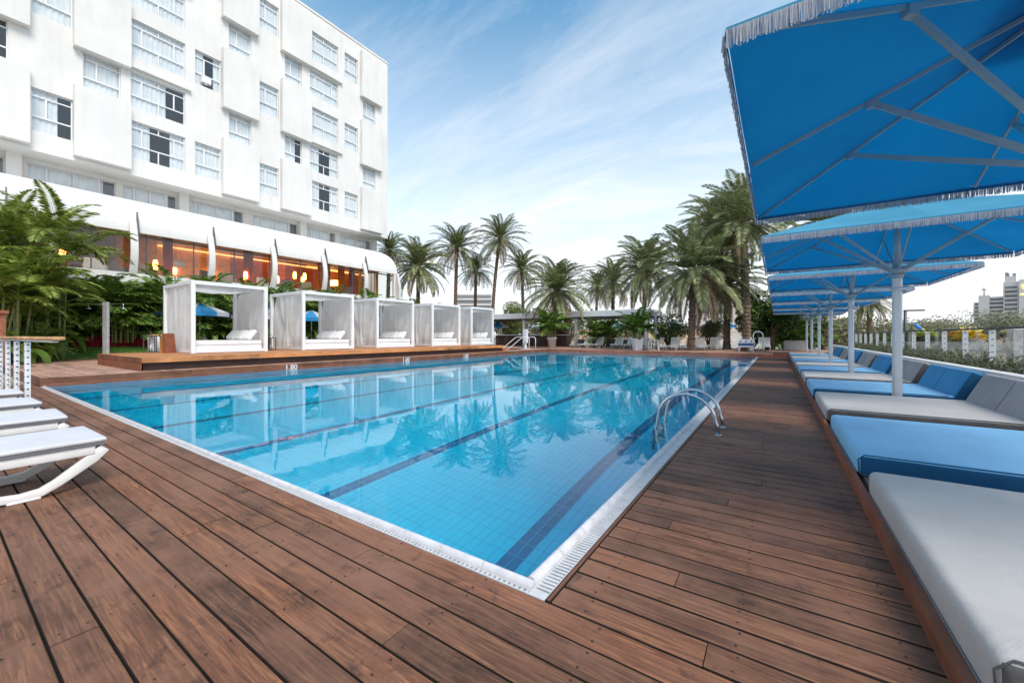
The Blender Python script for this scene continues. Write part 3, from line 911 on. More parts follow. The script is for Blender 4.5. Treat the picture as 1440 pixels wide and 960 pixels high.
for k in range(23): slot_post(1.33-.0, .105, .05, 9, 'post', t, (0, -.5+1.6*k, 0))
m = MB(); m.bar((0, -3, 1.37), (0, 36, 1.37), .06, .045); m.build('handrail', M['greymetal'], t, bevel=.01, seg=1)
m = MB(); m.add([(0,-3,.3),(0,36,.3),(0,36,1.33),(0,-3,1.33)], [(0,1,2,3)]); m.add([(.008,-3,.3),(.008,36,.3),(.008,36,1.33),(.008,-3,1.33)], [(3,2,1,0)])
m.build('glass_panel', glass_mat('railing_glass', (.93,.95,.94), .02), t)

# ------------------------------------------------------------------ SHOWER
p = pt(149, 16.6, RZ)
t = empty('outdoor_shower', p, R(33)); tag(t, 'steel twin shower column on the raised deck by the lawn', 'shower')
m = MB(); m.box(-.10, .10, -.05, .05, 0, 2.42); m.build('column', plain('satin_steel', (.62,.62,.62), .35, .35, var=.1), t, bevel=.006, seg=1)
for s in (-1, 1):
    m = MB(); m.tube([(s*.09, 0, 2.34), (s*.70, 0, 2.34), (s*.74, 0, 2.32), (s*.74, 0, 2.20)], .016, 8); m.build('arm', M['steel'], t)
    m = MB(); m.lathe((s*.74, 0, 2.14), [(0.0, .06), (.03, .06), (.09, .015), (.095, 0), (0, 0)], 14); m.build('shower_head', M['steel'], t)
    m = MB(); m.tube([(s*.10, 0, 1.02), (s*.17, 0, 1.02)], .02, 8); m.build('tap', M['steel'], t)

# ------------------------------------------------------------------ HOTEL
HX = -33.6; HYE = 27.0; HY0 = -12.0
def win_frame(w, h, wide):
    m = MB(); f = .055
    m.box(0, .09, 0, w, 0, f); m.box(0, .09, 0, w, h-f, h); m.box(0, .09, 0, f, f, h-f); m.box(0, .09, w-f, w, f, h-f)
    zt, zm = h*.83, h*.36
    m.box(.01, .08, f, w-f, zt-.03, zt+.03); m.box(.01, .085, f, w-f, zm-.035, zm+.035)
    if wide:
        m.box(.012, .078, w*.5-.03, w*.5+.03, zt+.03, h-f); m.box(.012, .078, w*.5-.03, w*.5+.03, f, zm-.035)
        for q in (.2, .79): m.box(.012, .078, w*q-.035, w*q+.035, zm+.035, zt-.03)
    else:
        m.box(.012, .078, w*.36-.04, w*.36+.04, zm+.035, zt-.03)
    return m
def curt(w, h, a, b, seed):
    m = MB(); rr = random.Random(seed); ph = rr.random()*6
    n = max(8, int((b-a)*w/.05))
    m.grid(lambda u, v: (-.02+.025*math.sin(u*(b-a)*w*26+ph+.5*math.sin(u*9)), a*w+(b-a)*w*u, .02+(h-.04)*v), n, 1)
    return m
hotel = empty('hotel_building', (HX, 0, 0)); tag(hotel, 'white hotel block with staggered projecting window panels', 'building')
rows = [(12.35, 14.7), (15.55, 17.75), (18.75, 21.1), (22.05, 24.3), (25.3, 27.7)]
flush = [(-5.6,-4.1), (-2.0,0.6), (3.35,4.9), (10.65,12.2), (14.7,16.2), (22.1,23.5)]
wide = [(-2.0,.6), (7.35,10.1), (18.8,21.45)]
panels = [((-9.3,-6.9), (-8.9,-7.4)), ((-4.1,-1.9), (-3.7,-2.3)), ((0.9,3.3), (1.1,2.6)), ((4.9,7.3), (5.3,6.9)), ((12.2,14.6), (12.7,14.2)), ((16.3,18.75), (16.7,18.1)), ((23.7,26.1), (24.05,25.5))]
wins = []
for (a, b) in flush:
    if (a, b) in wide: continue
    for r in (0, 2, 4): wins.append((a, b, rows[r][0], rows[r][1], 0))
for (a, b) in wide:
    for r in range(5): wins.append((a, b, rows[r][0], rows[r][1], 1))
for (pa, pb), (a, b) in panels:
    for r in (1, 3): wins.append((a, b, rows[r][0], rows[r][1], 0))
ys = sorted(set([HY0, HYE] + [w[0] for w in wins] + [w[1] for w in wins]))
zs = sorted(set([11.4, 29.3] + [w[2] for w in wins] + [w[3] for w in wins]))
m = MB(); rec = .12
for i in range(len(ys)-1):
    for j in range(len(zs)-1):
        yc, zc = (ys[i]+ys[i+1])/2, (zs[j]+zs[j+1])/2
        if any(w[0] < yc < w[1] and w[2] < zc < w[3] for w in wins): continue
        m.add([(0,ys[i],zs[j]),(0,ys[i+1],zs[j]),(0,ys[i+1],zs[j+1]),(0,ys[i],zs[j+1])], [(0,1,2,3)])
for w in wins:
    a, b, c, d, _ = w
    m.add([(0,a,c),(0,b,c),(0,b,d),(0,a,d),(-rec,a,c),(-rec,b,c),(-rec,b,d),(-rec,a,d)], [(0,1,5,4),(1,2,6,5),(2,3,7,6),(3,0,4,7)])
    # dark room behind
D0 = -16
m.add([(0,HYE,11.4),(D0,HYE,11.4),(D0,HYE,29.3),(0,HYE,29.3)], [(0,1,2,3)])
m.add([(0,HY0,11.4),(D0,HY0,11.4),(D0,HY0,29.3),(0,HY0,29.3)], [(3,2,1,0)])
m.add([(D0,HY0,11.4),(D0,HYE,11.4),(D0,HYE,29.3),(D0,HY0,29.3)], [(3,2,1,0)])
m.add([(0,HY0,29.3),(0,HYE,29.3),(D0,HYE,29.3),(D0,HY0,29.3)], [(0,1,2,3)])
m.add([(0,HY0,11.4),(0,HYE,11.4),(-1.7,HYE,11.4),(-1.7,HY0,11.4)], [(3,2,1,0)])
m.build('wall', M['stucco'], hotel)
m = MB()
for z in (14.95, 18.2, 21.45, 24.7, 28.0): m.box(D0+.2, -1.6, HY0+.2, HYE-.2, z, z+.2)
m.box(-3.2, -3.0, HY0+.2, HYE-.2, 11.6, 29.0)
m.build('floor_slab', plain('room_interior', (.16,.15,.14), .9), hotel)
m = MB()
for (a, b) in [(-2.35,.95), (7.1,10.4), (18.6,21.8)]:
    for z in (18.0, 24.5): m.box(.0, .22, a, b, z-.05, z+.10)
m.box(-1.72, .03, HY0, HYE+.02, 11.25, 11.42)
m.build('ledge', M['stucco'], hotel)
m = MB(); m.box(-.45, .06, HY0, HYE+.05, 29.3, 29.42); m.box(-.3, .0, HY0, HYE, 29.42, 29.5)
for k in range(38): m.box(-.12, -.09, HY0+1+k, HY0+1.03+k, 29.5, 29.62)
m.tube([(-.1, HY0, 29.62), (-.1, HYE-.3, 29.62)], .015, 5)
m.build('roof_edge', M['stucco'], hotel)
for (pa, pb), (a, b) in panels:
    th = .42
    for (za, zb) in ((11.5, rows[1][0]), (rows[1][1], rows[3][0]), (rows[3][1], 28.7)):
        m = MB(); m.box(.003, th, pa, pb, za, zb); m.build('projecting_panel', M['stucco'], hotel)
fr_cache = {}
for k, (a, b, c, d, wd) in enumerate(wins):
    if c > 25 and b < 2: continue
    w, h = b-a, d-c; key = (round(w, 2), round(h, 2), wd)
    if key in fr_cache:
        f0, g0 = fr_cache[key]; f = f0.copy(); COL.objects.link(f); f.parent = hotel
        g = g0.copy(); COL.objects.link(g); g.parent = f
    else:
        f = win_frame(w, h, wd).build('window', M['white'], hotel)
        m = MB(); m.add([(.04,.03,.03),(.04,w-.03,.03),(.04,w-.03,h-.03),(.04,.03,h-.03)], [(0,1,2,3)]); g = m.build('pane', M['glass'], f)
        fr_cache[key] = (f, g)
    f.location = (-rec-.10+.0, a, c)
    rr = random.Random(k*7+3); q = rr.random()
    if q < .68: spans = [(0, 1)]
    elif q < .85: spans = [(0, .64)]
    else: spans = [(0, .35), (.72, 1)]
    for (s0, s1) in spans:
        curt(w, h, s0, s1, k).build('curtain', M['net'], f)
ac = MB(); ac.box(0, .35, 0, .55, 0, .38); ac.cyl((.2, .28), .1, .1, -.1, 0, 10)
ac.build('air_conditioner', M['white'], hotel, (-.2, 11.0, 19.0))
# recessed storey under the slab
m = MB(); RX = -1.7
st3 = [(3.4, 7.0), (7.35, 10.1), (10.8, 14.3), (15.0, 18.6), (19.3, 22.2), (22.7, 26.2), (-1.2, 2.6), (-6, -2.2)]
yy = [HY0] + sorted([v for s_ in st3 for v in s_]) + [HYE-.3]
z0_, z1_ = 9.7, 11.0
for i in range(len(yy)-1):
    yc = (yy[i]+yy[i+1])/2; hole = any(a < yc < b for a, b in st3)
    if hole:
        m.add([(RX,yy[i],4),(RX,yy[i+1],4),(RX,yy[i+1],z0_),(RX,yy[i],z0_)], [(0,1,2,3)])
        m.add([(RX,yy[i],z1_),(RX,yy[i+1],z1_),(RX,yy[i+1],11.4),(RX,yy[i],11.4)], [(0,1,2,3)])
    else: m.add([(RX,yy[i],4),(RX,yy[i+1],4),(RX,yy[i+1],11.4),(RX,yy[i],11.4)], [(0,1,2,3)])
m.add([(RX,HYE-.3,4),(D0,HYE-.3,4),(D0,HYE-.3,11.4),(RX,HYE-.3,11.4)], [(0,1,2,3)])
for y in (2.9, 10.45, 18.95, 26.4): m.box(RX+.003, RX+.4, y-.28, y+.28, 4, 11.25)
m.build('recessed_wall', M['stucco'], hotel)
for (a, b) in st3:
    m = MB(); w, h = b-a, z1_-z0_; f = .05
    m.box(0,.08,0,w,0,f); m.box(0,.08,0,w,h-f,h)
    for q in (0, .2, .5, .8, 1): m.box(.005, .075, max(0,w*q-.04), min(w,w*q+.04), f, h-f)
    o = m.build('window', M['white'], hotel, (RX-.15, a, z0_))
    m = MB(); m.add([(.04,.03,.03),(.04,w-.03,.03),(.04,w-.03,h-.03),(.04,.03,h-.03)], [(0,1,2,3)]); m.build('pane', M['glass'], o)
    curt(w, h, 0, .85, int(a*10)+99).build('curtain', M['net'], o)

# ------------------------------------------------------------------ RESTAURANT WITH CURVED SHELL ROOF
QX = -28.9; QY0, QY1 = -8.0, 24.3; FZ = 4.35; LIP = 6.85
rest = empty('restaurant_wing', (QX, 0, 0)); tag(rest, 'long glazed restaurant wing with white curved shell roof and glowing orange interior', 'building')
m = MB()
def shell(u, v, off=0):
    a = v*PI/2*.97
    return Vector((QX*0 - 6.45 + (6.45+off)*math.cos(a)**.9 if a < PI/2 else -6.45, 0, LIP + (2.75+off)*math.sin(a)**.95))
ny = 60
def shf(off):
    def fn(u, v):
        p = shell(u, v, off); y = QY0 + (QY1-QY0)*u
        return (p.x, y, p.z)
    return fn
m.grid(shf(0), 40, 22)
m.grid(lambda u, v: shf(-.22)(1-u, v), 40, 22)
# lip and end closure
m.box(-.22, .0, QY0, QY1, LIP-.05, LIP+.003)
n = 22; b = len(m.v)
for j in range(n+1):
    p = shell(0, j/n, 0); q = shell(0, j/n, -.22); m.v.append((p.x, QY1, p.z)); m.v.append((q.x, QY1, q.z))
for j in range(n):
    m.f.append((b+2*j, b+2*j+2, b+2*j+3, b+2*j+1)); m.m.append(0); m.sm.append(False)
m.build('shell_roof', M['shell'], rest)
m = MB(); m.box(-6.5, .12, QY0, QY1, FZ-.35, FZ); m.box(-.12, .16, QY0, QY1, FZ-.3, FZ+.22)
m.build('floor_slab', M['shell'], rest)
m = MB(); m.box(-6.4, -.6, QY0, QY1, -.05, FZ-.36); m.build('base_wall', plain('base_wall_render', (.30,.29,.26), .9), rest)
for k, px in enumerate((0, 75, 188, 297, 385, 456, 513.5)):
    y = yonx(px, QX+.2)
    m = MB(); prof = []
    o_, i_ = [], []
    for j in range(13):
        v = j/12; z = FZ-.15 + (LIP+.65-FZ)*v; bow = .40*math.sin(v*PI*.93+.1)
        o_.append((.02+bow, z)); i_.append((.02+bow-.20*(1-v*.6), z))
    m.prism(o_ + i_[::-1], 'y', y-.15, y+.15)
    m.build('rib', M['shell'], rest)
    m = MB(); m.prism([(.30, LIP-.35), (.36, LIP-.05), (.22, LIP+.45), (.05, LIP+1.05), (-.05, LIP+1.05), (.02, LIP+.2)], 'y', y+.155, y+.21)
    m.build('dark_notch', M['greymetal'], rest)
m = MB(); m.box(-.30, -.02, QY1-.35, QY1, FZ, LIP+.3); m.prism([( -.02, FZ), (.45, FZ), (.50, 5.6), (.2, LIP), (-.02, LIP)], 'y', QY1-.2, QY1+.02)
m.build('end_pier', M['shell'], rest)
m = MB(); x = -.35
m.add([(x,QY0,FZ+.2),(x,QY1,FZ+.2),(x,QY1,LIP),(x,QY0,LIP)], [(0,1,2,3)]); m.build('glazing', M['glass2'], rest)
m = MB()
y = QY0
while y < QY1: m.box(x-.03, x+.03, y-.025, y+.025, FZ+.2, LIP); y += 2.15
m.box(x-.05, x+.05, QY0, QY1, LIP-.22, LIP-.14)
m.build('mullion', M['greymetal'], rest)
wallc = [(-8.0, 4.2, (.22,.20,.19)), (4.2, 6.6, (.24,.20,.18)), (6.6, 8.0, (.58,.28,.15)), (8.0, 12.6, (.64,.36,.20)), (12.6, 16.5, (.38,.10,.04)), (16.5, 20.4, (.16,.035,.02)), (20.4, 24.2, (.26,.10,.03))]
for i, (a, b, c) in enumerate(wallc):
    m = MB(); m.box(-4.4, -4.25, a, b, FZ, 9.0); m.build('back_wall', plain('interior_wall_%d' % i, c, .7, var=.2), rest)
m = MB(); m.box(-4.2, -.4, QY0, QY1-.1, LIP+.35, LIP+.42); m.build('ceiling', plain('interior_ceiling', (.30,.22,.15), .8), rest)
red = fabric('red_drape', (.32,.03,.01), wr=.1); orr = fabric('orange_drape', (.55,.14,.01), wr=.1); yel = fabric('yellow_drape', (.6,.30,.03), wr=.1)
def drape(name, y0, y1, xx, mat):
    m = MB(); m.grid(lambda u, v: (xx+.05*math.sin(u*(y1-y0)*22), y0+(y1-y0)*u, FZ+.05+(LIP+.3-FZ)*v), max(8, int((y1-y0)*18)), 1)
    return m.build(name, mat, rest)
for (a, b, c) in ((3.9,4.3,red),(8.0,8.5,red),(12.3,12.9,red),(14.0,14.5,orr),(17.6,18.2,orr),(18.4,19.0,red),(19.3,19.9,orr),(20.3,20.9,red),(21.5,21.8,yel),(23.2,23.5,yel)):
    drape('drape', a, b, -1.3-.9*((a*7) % 1), c)
def emis(name, c, s):
    t = NT(name); t.b.inputs['Emission Color'].default_value = (*c, 1); t.b.inputs['Emission Strength'].default_value = s
    t.col(c); return t.mat
glow = emis('lamp_glow', (1.0,.42,.09), 9.0); glow2 = emis('ceiling_cove_glow', (1.0,.50,.16), 1.1)
lamps = [('wall_lamp', 7.7, -1.4, 5.35), ('wall_lamp', 9.3, -3.9, 5.5), ('wall_lamp', 11.4, -3.9, 5.5), ('wall_lamp', 12.4, -1.3, 5.3), ('wall_lamp', 14.9, -2.2, 5.4),
         ('wall_lamp', 16.6, -3.0, 6.0), ('wall_lamp', 17.0, -2.6, 5.6), ('wall_lamp', 17.4, -3.0, 6.0), ('wall_lamp', 4.05, -1.3, 5.4)]
places = ['behind the second window bay', 'on the orange wall, left of a pair', 'on the orange wall, right of a pair', 'by the red drape of the third bay', 'low in the red bay',
          'leftmost of the hanging three', 'middle and lowest of the hanging three', 'rightmost of the hanging three', 'in the grey leftmost bay']
for i, (nm, y, x, z) in enumerate(lamps):
    m = MB(); m.lathe((0,0,0), [(.0,-.27),(.10,-.27),(.13,0),(.09,.27),(0,.27)], 12); e = empty('glowing_lamp', (QX+x, y, z))
    m.build('lamp_shade', glow, e); m = MB(); m.cyl((0,0), .012, .012, .27, LIP+.36-z, 6); m.build('cord', M['greymetal'], e)
    tag(e, 'small orange glowing lamp ' + places[i], 'lamp', 'restaurant lamps')
for i, (y, x) in enumerate(((9.0, -2.6), (20.0, -2.9))):
    e = empty('drum_pendant', (QX+x, y, 5.75)); m = MB(); m.lathe((0,0,0), [(0,-.2),(.48,-.2),(.42,.2),(0,.2)], 20); m.build('lamp_shade', glow if i else M['linen'], e)
    m = MB(); m.cyl((0,0), .012, .012, .2, 1.4, 6); m.build('cord', M['greymetal'], e)
    tag(e, 'wide %s drum pendant lamp in the restaurant' % ('glowing orange' if i else 'pale'), 'lamp')
m = MB(); m.box(-4.2, -3.9, 8.5, 24, LIP+.1, LIP+.16); m.build('cove_light', glow2, rest)
m = MB(); m.box(-3.0, -2.6, 17.5, 21.5, LIP-.1, LIP+.0); m.build('cove_light', glow2, rest)
def armchair(c):
    e = empty('armchair'); mt = fabric('armchair_fabric_%d' % c, [(.11,.09,.075), (.30,.24,.16), (.55,.54,.52)][c], wr=.1)
    soft_box(-.36,.36,-.36,.36,.18,.46,.07,3).build('seat', mt, e); soft_box(-.36,-.20,-.40,.40,.2,.92,.07,3).build('backrest', mt, e)
    for s in (-1, 1): soft_box(-.3,.34,s*.36-.07,s*.36+.07,.16,.62,.05,3).build('armrest', mt, e)
    for a in (-.28,.28):
        for b in (-.3,.3):
            m = MB(); m.cyl((a,b),.025,.02,0,.18,8); m.build('leg', M['darkwood'], e)
    return e
ac_ = [armchair(0), armchair(1), armchair(2)]; used = [0,0,0]
spots = [(5.2,-1.1,2,160,'white armchair in the first restaurant bay by the grey wall'), (7.1,-1.0,1,20,'beige armchair in the second restaurant bay'), (9.9,-1.1,0,200,'brown armchair at the left of the third bay'),
         (11.2,-1.0,1,150,'beige armchair right of the brown one in the third bay'), (13.5,-1.0,2,30,'white armchair in the red fourth bay'), (14.9,-1.1,0,190,'brown armchair in the middle of the fourth bay'),
         (16.3,-1.0,1,170,'beige armchair in the fourth bay under the hanging lamps'), (18.3,-1.1,1,10,'beige armchair at the left of the fifth bay'), (19.9,-1.2,0,180,'brown armchair under the glowing drum lamp'),
         (22.2,-1.1,0,60,'dark armchair in the last bay beside yellow drapes'), (6.2,-1.4,0,90,'dark armchair between white and beige chairs')]
for (y, x, c, a, lab) in spots:
    o = ac_[c] if not used[c] else copy_tree(ac_[c]); used[c] = 1
    o.location = (QX+x, y, FZ); o.rotation_euler = (0, 0, R(a)); tag(o, lab, 'armchair', 'restaurant armchairs')
# white rounded duct bulge at the far left of the base
t = MB(); t.lathe((0,0,0), [(0,.75),(.5,.68),(.85,.4),(.95,0),(.85,-.4),(0,-.75)], 24)
o = t.build('garden_dome', M['shell'], None, pt(131, 25, 4.55)); tag(o, 'rounded white dome half hidden by palms below the restaurant', 'dome')
# ------------------------------------------------------------------ PLANTS
def frond(m, base, az, el, L, droop, nl, ll, lw, vee=0.5, fwd=0.55, rr=random, mi=0, stem=0.02, hang=0.0, start=.12, curl=0.0):
    """one feather leaf: a curved midrib with narrow leaflets on both sides"""
    p = Vector(base); seg = 14; pts = [p.copy()]; dirs = []
    e = el; a = az
    for k in range(seg):
        d = Vector((math.cos(a)*math.cos(e), math.sin(a)*math.cos(e), math.sin(e))); dirs.append(d)
        p = p + d*(L/seg); pts.append(p.copy())
        e -= droop/seg*(0.5+1.1*k/seg); e = max(e, -1.5); a += curl/seg
    dirs.append(dirs[-1])
    m.tube(pts, [stem*(1-.85*i/seg) for i in range(seg+1)], 3, mi, False)
    for i in range(nl):
        u = start + (1-start)*(i+.5)/nl
        f = u*seg; k = min(int(f), seg-1); q = f-k
        c = pts[k]*(1-q) + pts[k+1]*q; d = dirs[k]
        side = d.cross(Vector((0,0,1)))
        if side.length < .05: side = Vector((math.sin(az), -math.cos(az), 0))
        side.normalize(); up = side.cross(d).normalized()
        ln = ll*(math.sin(PI*(0.12+.86*u))**.6)*rr.uniform(.85, 1.1)
        for sg in (-1, 1):
            v = (side*sg + d*fwd*(0.7+.7*u) + up*(vee+rr.uniform(-.16,.16))).normalized()
            tip = c + v*ln; tip.z -= hang*ln*rr.uniform(.7, 1.2)
            mid = c + v*ln*.5; mid.z -= hang*ln*.22
            wv = d*lw*.5
            m.add([tuple(c-wv*.5), tuple(mid-wv), tuple(tip), tuple(mid+wv)], [(0,1,2,3)], mi)

def date_crown(seed, Rr=3.6, nf=62, nl=34, mat='date', hang=.35):
    rr = random.Random(seed); m = MB()
    for i in range(nf):
        u = (i+.5)/nf
        el = R(84) - R(128)*u**1.05 + R(rr.uniform(-7, 7))
        az = i*2.39996 + rr.uniform(-.2, .2); br_ = 1 if (u > .91 or (u > .75 and rr.random() < .15)) else 0
        L = Rr*(0.86+.2*rr.random())*(1.0 if u > .15 else .85)
        frond(m, (math.cos(az)*.12, math.sin(az)*.12, -.25*u), az, el, L, R(62+22*rr.random())*(1-.25*u), nl, Rr*.165, .075*Rr/3.6+.006, .34, .75, rr, br_, .028, hang*(.3+.8*u), .1, rr.uniform(-.25, .25))
    return m
def trunk_mesh(h, r, seed, lean=0.0):
    rr = random.Random(seed); m = MB(); n = 14; rings = int(h/.13)
    b = len(m.v)
    for i in range(rings+1):
        u = i/rings; z = h*u
        rad = r*(1.25-.3*min(1,u*6)) if u < .17 else r*(.96-.1*u + (.25 if u > .93 else 0)*(u-.93)/.07)
        ox = lean*u*u
        for k in range(n):
            a = 2*PI*k/n + (i % 2)*PI/n
            q = rad*(1+rr.uniform(-.07,.07)+(.07 if i % 2 else -.04))
            m.v.append((ox+q*math.cos(a), q*math.sin(a), z))
    for i in range(rings):
        for k in range(n):
            k2 = (k+1) % n
            m.f.append((b+i*n+k, b+i*n+k2, b+(i+1)*n+k2, b+(i+1)*n+k)); m.m.append(0); m.sm.append(False)
    # leaf-base stubs in diamond order
    for i in range(2, rings, 2):
        z = h*i/rings; u = i/rings; ox = lean*u*u
        for k in range(7):
            a = 2*PI*(k+.5*(i//2 % 2))/7 + rr.uniform(-.1,.1); rad = r*(.93 if u < .85 else 1.12)
            c = Vector((ox+rad*math.cos(a), rad*math.sin(a), z)); o = Vector((math.cos(a), math.sin(a), 0)); s_ = Vector((-o.y, o.x, 0))
            L = r*(.20 if u < .85 else .5)
            m.add([tuple(c-s_*r*.26), tuple(c+s_*r*.26), tuple(c+o*L+Vector((0,0,.15+L*.5)))+s_*0 if False else tuple(c+o*L+s_*r*.12+Vector((0,0,.13+L*.4))), tuple(c+o*L-s_*r*.12+Vector((0,0,.13+L*.4))), tuple(c+Vector((0,0,.2)))],
                  [(0,1,2,3),(3,2,4)], 0)
    return m
crowns = []
for sd, mt, hang in ((1, 'date', .38), (2, 'date', .25), (3, 'datefar', .3), (4, 'datefar', .45)):
    c = date_crown(sd, 3.6, 76 if sd < 3 else 58, 52 if sd < 3 else 38, mt, hang); crowns.append((c, mt))
crown_obs = {}
def date_palm(px, d, ycrown, rpx, kind, label, rt=.21, lean=0.0, zbase=.1, rz=None):
    h = 1.2 + (472-ycrown)*d/558 - zbase; rad = rpx*d/558
    root = empty('date_palm', pt(px, d, zbase), rz if rz is not None else random.random()*6)
    trunk_mesh(h, rt, int(px), lean).build('trunk', M['trunk'], root)
    if kind not in crown_obs:
        o = crowns[kind][0].build('crown', [M[crowns[kind][1]], M['deadleaf']], root); crown_obs[kind] = o
    else:
        o = crown_obs[kind].copy(); COL.objects.link(o); o.parent = root
    o.location = (lean, 0, h); o.scale = (rad/3.45,)*3
    tag(root, label, 'palm tree', 'date palms beyond the pool')
random.seed(77)
PALMS = [
 (545, 44, 350, 34, 2, 'date palm crown peeping out behind the end of the hotel'),
 (588, 42, 372, 50, 1, 'date palm right of the restaurant end, leftmost with its trunk in view'),
 (640, 47, 347, 45, 2, 'date palm with thick trunk behind the last cabanas'),
 (668, 52, 378, 32, 3, 'short thin date palm tucked between two taller ones'),
 (692, 49, 334, 43, 3, 'tallest date palm of the left cluster, with leaning reddish trunk'),
 (736, 50, 377, 36, 2, 'date palm above the pale green shrub'),
 (779, 37, 405, 58, 0, 'broad date palm with spreading fronds above the bar roof'),
 (862, 46, 394, 44, 2, 'date palm half hidden behind the big crowns left of centre right'),
 (905, 36, 376, 62, 1, 'full date palm just left of the largest drooping crown'),
 (972, 27.5, 376, 84, 0, 'largest date palm with heavy drooping crown right of the bar'),
 (1004, 38, 318, 56, 1, 'tall date palm between and behind the two biggest crowns'),
 (1022, 30, 398, 60, 1, 'date palm with dark stout trunk left of the white pool sign'),
 (1050, 27, 308, 82, 0, 'tallest date palm with thick diamond trunk beside the dark bush'),
 (1160, 31, 308, 76, 1, 'date palm behind the umbrellas, trunk between the poles'),
 (838, 60, 402, 34, 3, 'far small date palm behind the bar roof'),
]
for i, (px, d, yc, rp, kd, lab) in enumerate(PALMS):
    date_palm(px, d, yc, rp, kd, lab, rt=(.27 if px == 1050 else .24 if px in (1022, 972) else .21), lean=(1.0 if px == 692 else .3*((i % 3)-1)))

# feathery garden palms (areca)
def areca(seed, H0=3.2, stems=7, fr=7, nl=30, L=1.9, mat='areca', spread=.5, hr=(.45, .8), lf=.28):
    rr = random.Random(seed); ms, ml = MB(), MB()
    for s in range(stems):
        a = rr.random()*2*PI; r0 = spread*math.sqrt(rr.random())*.7
        b = Vector((r0*math.cos(a), r0*math.sin(a), 0)); h = H0*rr.uniform(*hr)
        tilt = rr.uniform(.05, .22)
        tp = b + Vector((math.cos(a)*h*tilt, math.sin(a)*h*tilt, h))
        q = [b.lerp(tp, k/16) for k in range(17)]
        ms.tube(q, [(.045 if k % 2 else .038)*(1-.25*k/16) for k in range(17)], 7)
        for k in range(fr):
            u = (k+.5)/fr; az = a + k*2.4 + rr.uniform(-.3, .3)
            frond(ml, tp - Vector((0,0,.10*u)), az, R(82-58*u+rr.uniform(-8,8)), L*rr.uniform(.8,1.1), R(65+35*rr.random()), nl, L*lf, .078, .35, .8, rr, 0, .014, .35, .2, rr.uniform(-.3,.3))
    return ms, ml
arec = {}
def place_areca(kind, x, y, z, label, sc=1.0, rz=None):
    if kind not in arec:
        ms, ml = {0: lambda: areca(5, 3.4, 5, 9, 34, 2.3, lf=.24), 1: lambda: areca(9, 2.4, 10, 7, 24, 1.7, spread=.8, hr=(.15,.9)), 2: lambda: areca(13, 2.3, 12, 7, 22, 1.9, spread=1.1, hr=(.08,.95)),
                  3: lambda: areca(17, .5, 7, 5, 20, .95, spread=.22), 4: lambda: areca(23, 5.3, 3, 10, 50, 3.0, spread=.35, hr=(.82, .98), lf=.2)}[kind]()
        mt = {0: 'areca_gold', 1: 'areca', 2: 'areca_dark', 3: 'areca_dark', 4: 'areca_gold'}[kind]
        root = empty('garden_palm'); ms.build('stem', M['stem'], root); ml.build('crown', M[mt], root); arec[kind] = root; o = root
    else: o = copy_tree(arec[kind])
    o.location = (x, y, z); o.rotation_euler = (0, 0, rz if rz is not None else random.random()*6); o.scale = (sc,)*3
    tag(o, label, 'palm', 'feathery garden palms')
    return o
def broad_plant(seed, n=16, L=1.1, w=.34, mat='areca', H0=1.0):
    rr = random.Random(seed); m = MB()
    for i in range(n):
        az = i*2.4+rr.random()*.5; el = R(rr.uniform(25, 78)); l = L*rr.uniform(.6, 1.1)
        d = Vector((math.cos(az)*math.cos(el), math.sin(az)*math.cos(el), math.sin(el)))
        b = Vector((0,0,rr.random()*.1)); k = b + d*H0*rr.uniform(.5, 1)
        m.tube([b, k], [.014, .009], 4)
        sd = Vector((-math.sin(az), math.cos(az), 0)); n_ = 7; base = len(m.v)
        for j in range(n_+1):
            u = j/n_; e2 = el - 1.3*u; p = k + Vector((math.cos(az)*math.cos(e2), math.sin(az)*math.cos(e2), math.sin(e2)))*l*u
            ww = w*l*.5*math.sin(PI*(u*.93+.05))**.7
            for q, dz in ((-1,.04),(0,-.02),(1,.04)): m.v.append(tuple(p+sd*q*ww+Vector((0,0,dz))))
        for j in range(n_):
            for q in (0,1):
                a = base+j*3+q; m.f.append((a, a+1, a+4, a+3)); m.m.append(0); m.sm.append(True)
    return m
random.seed(31)
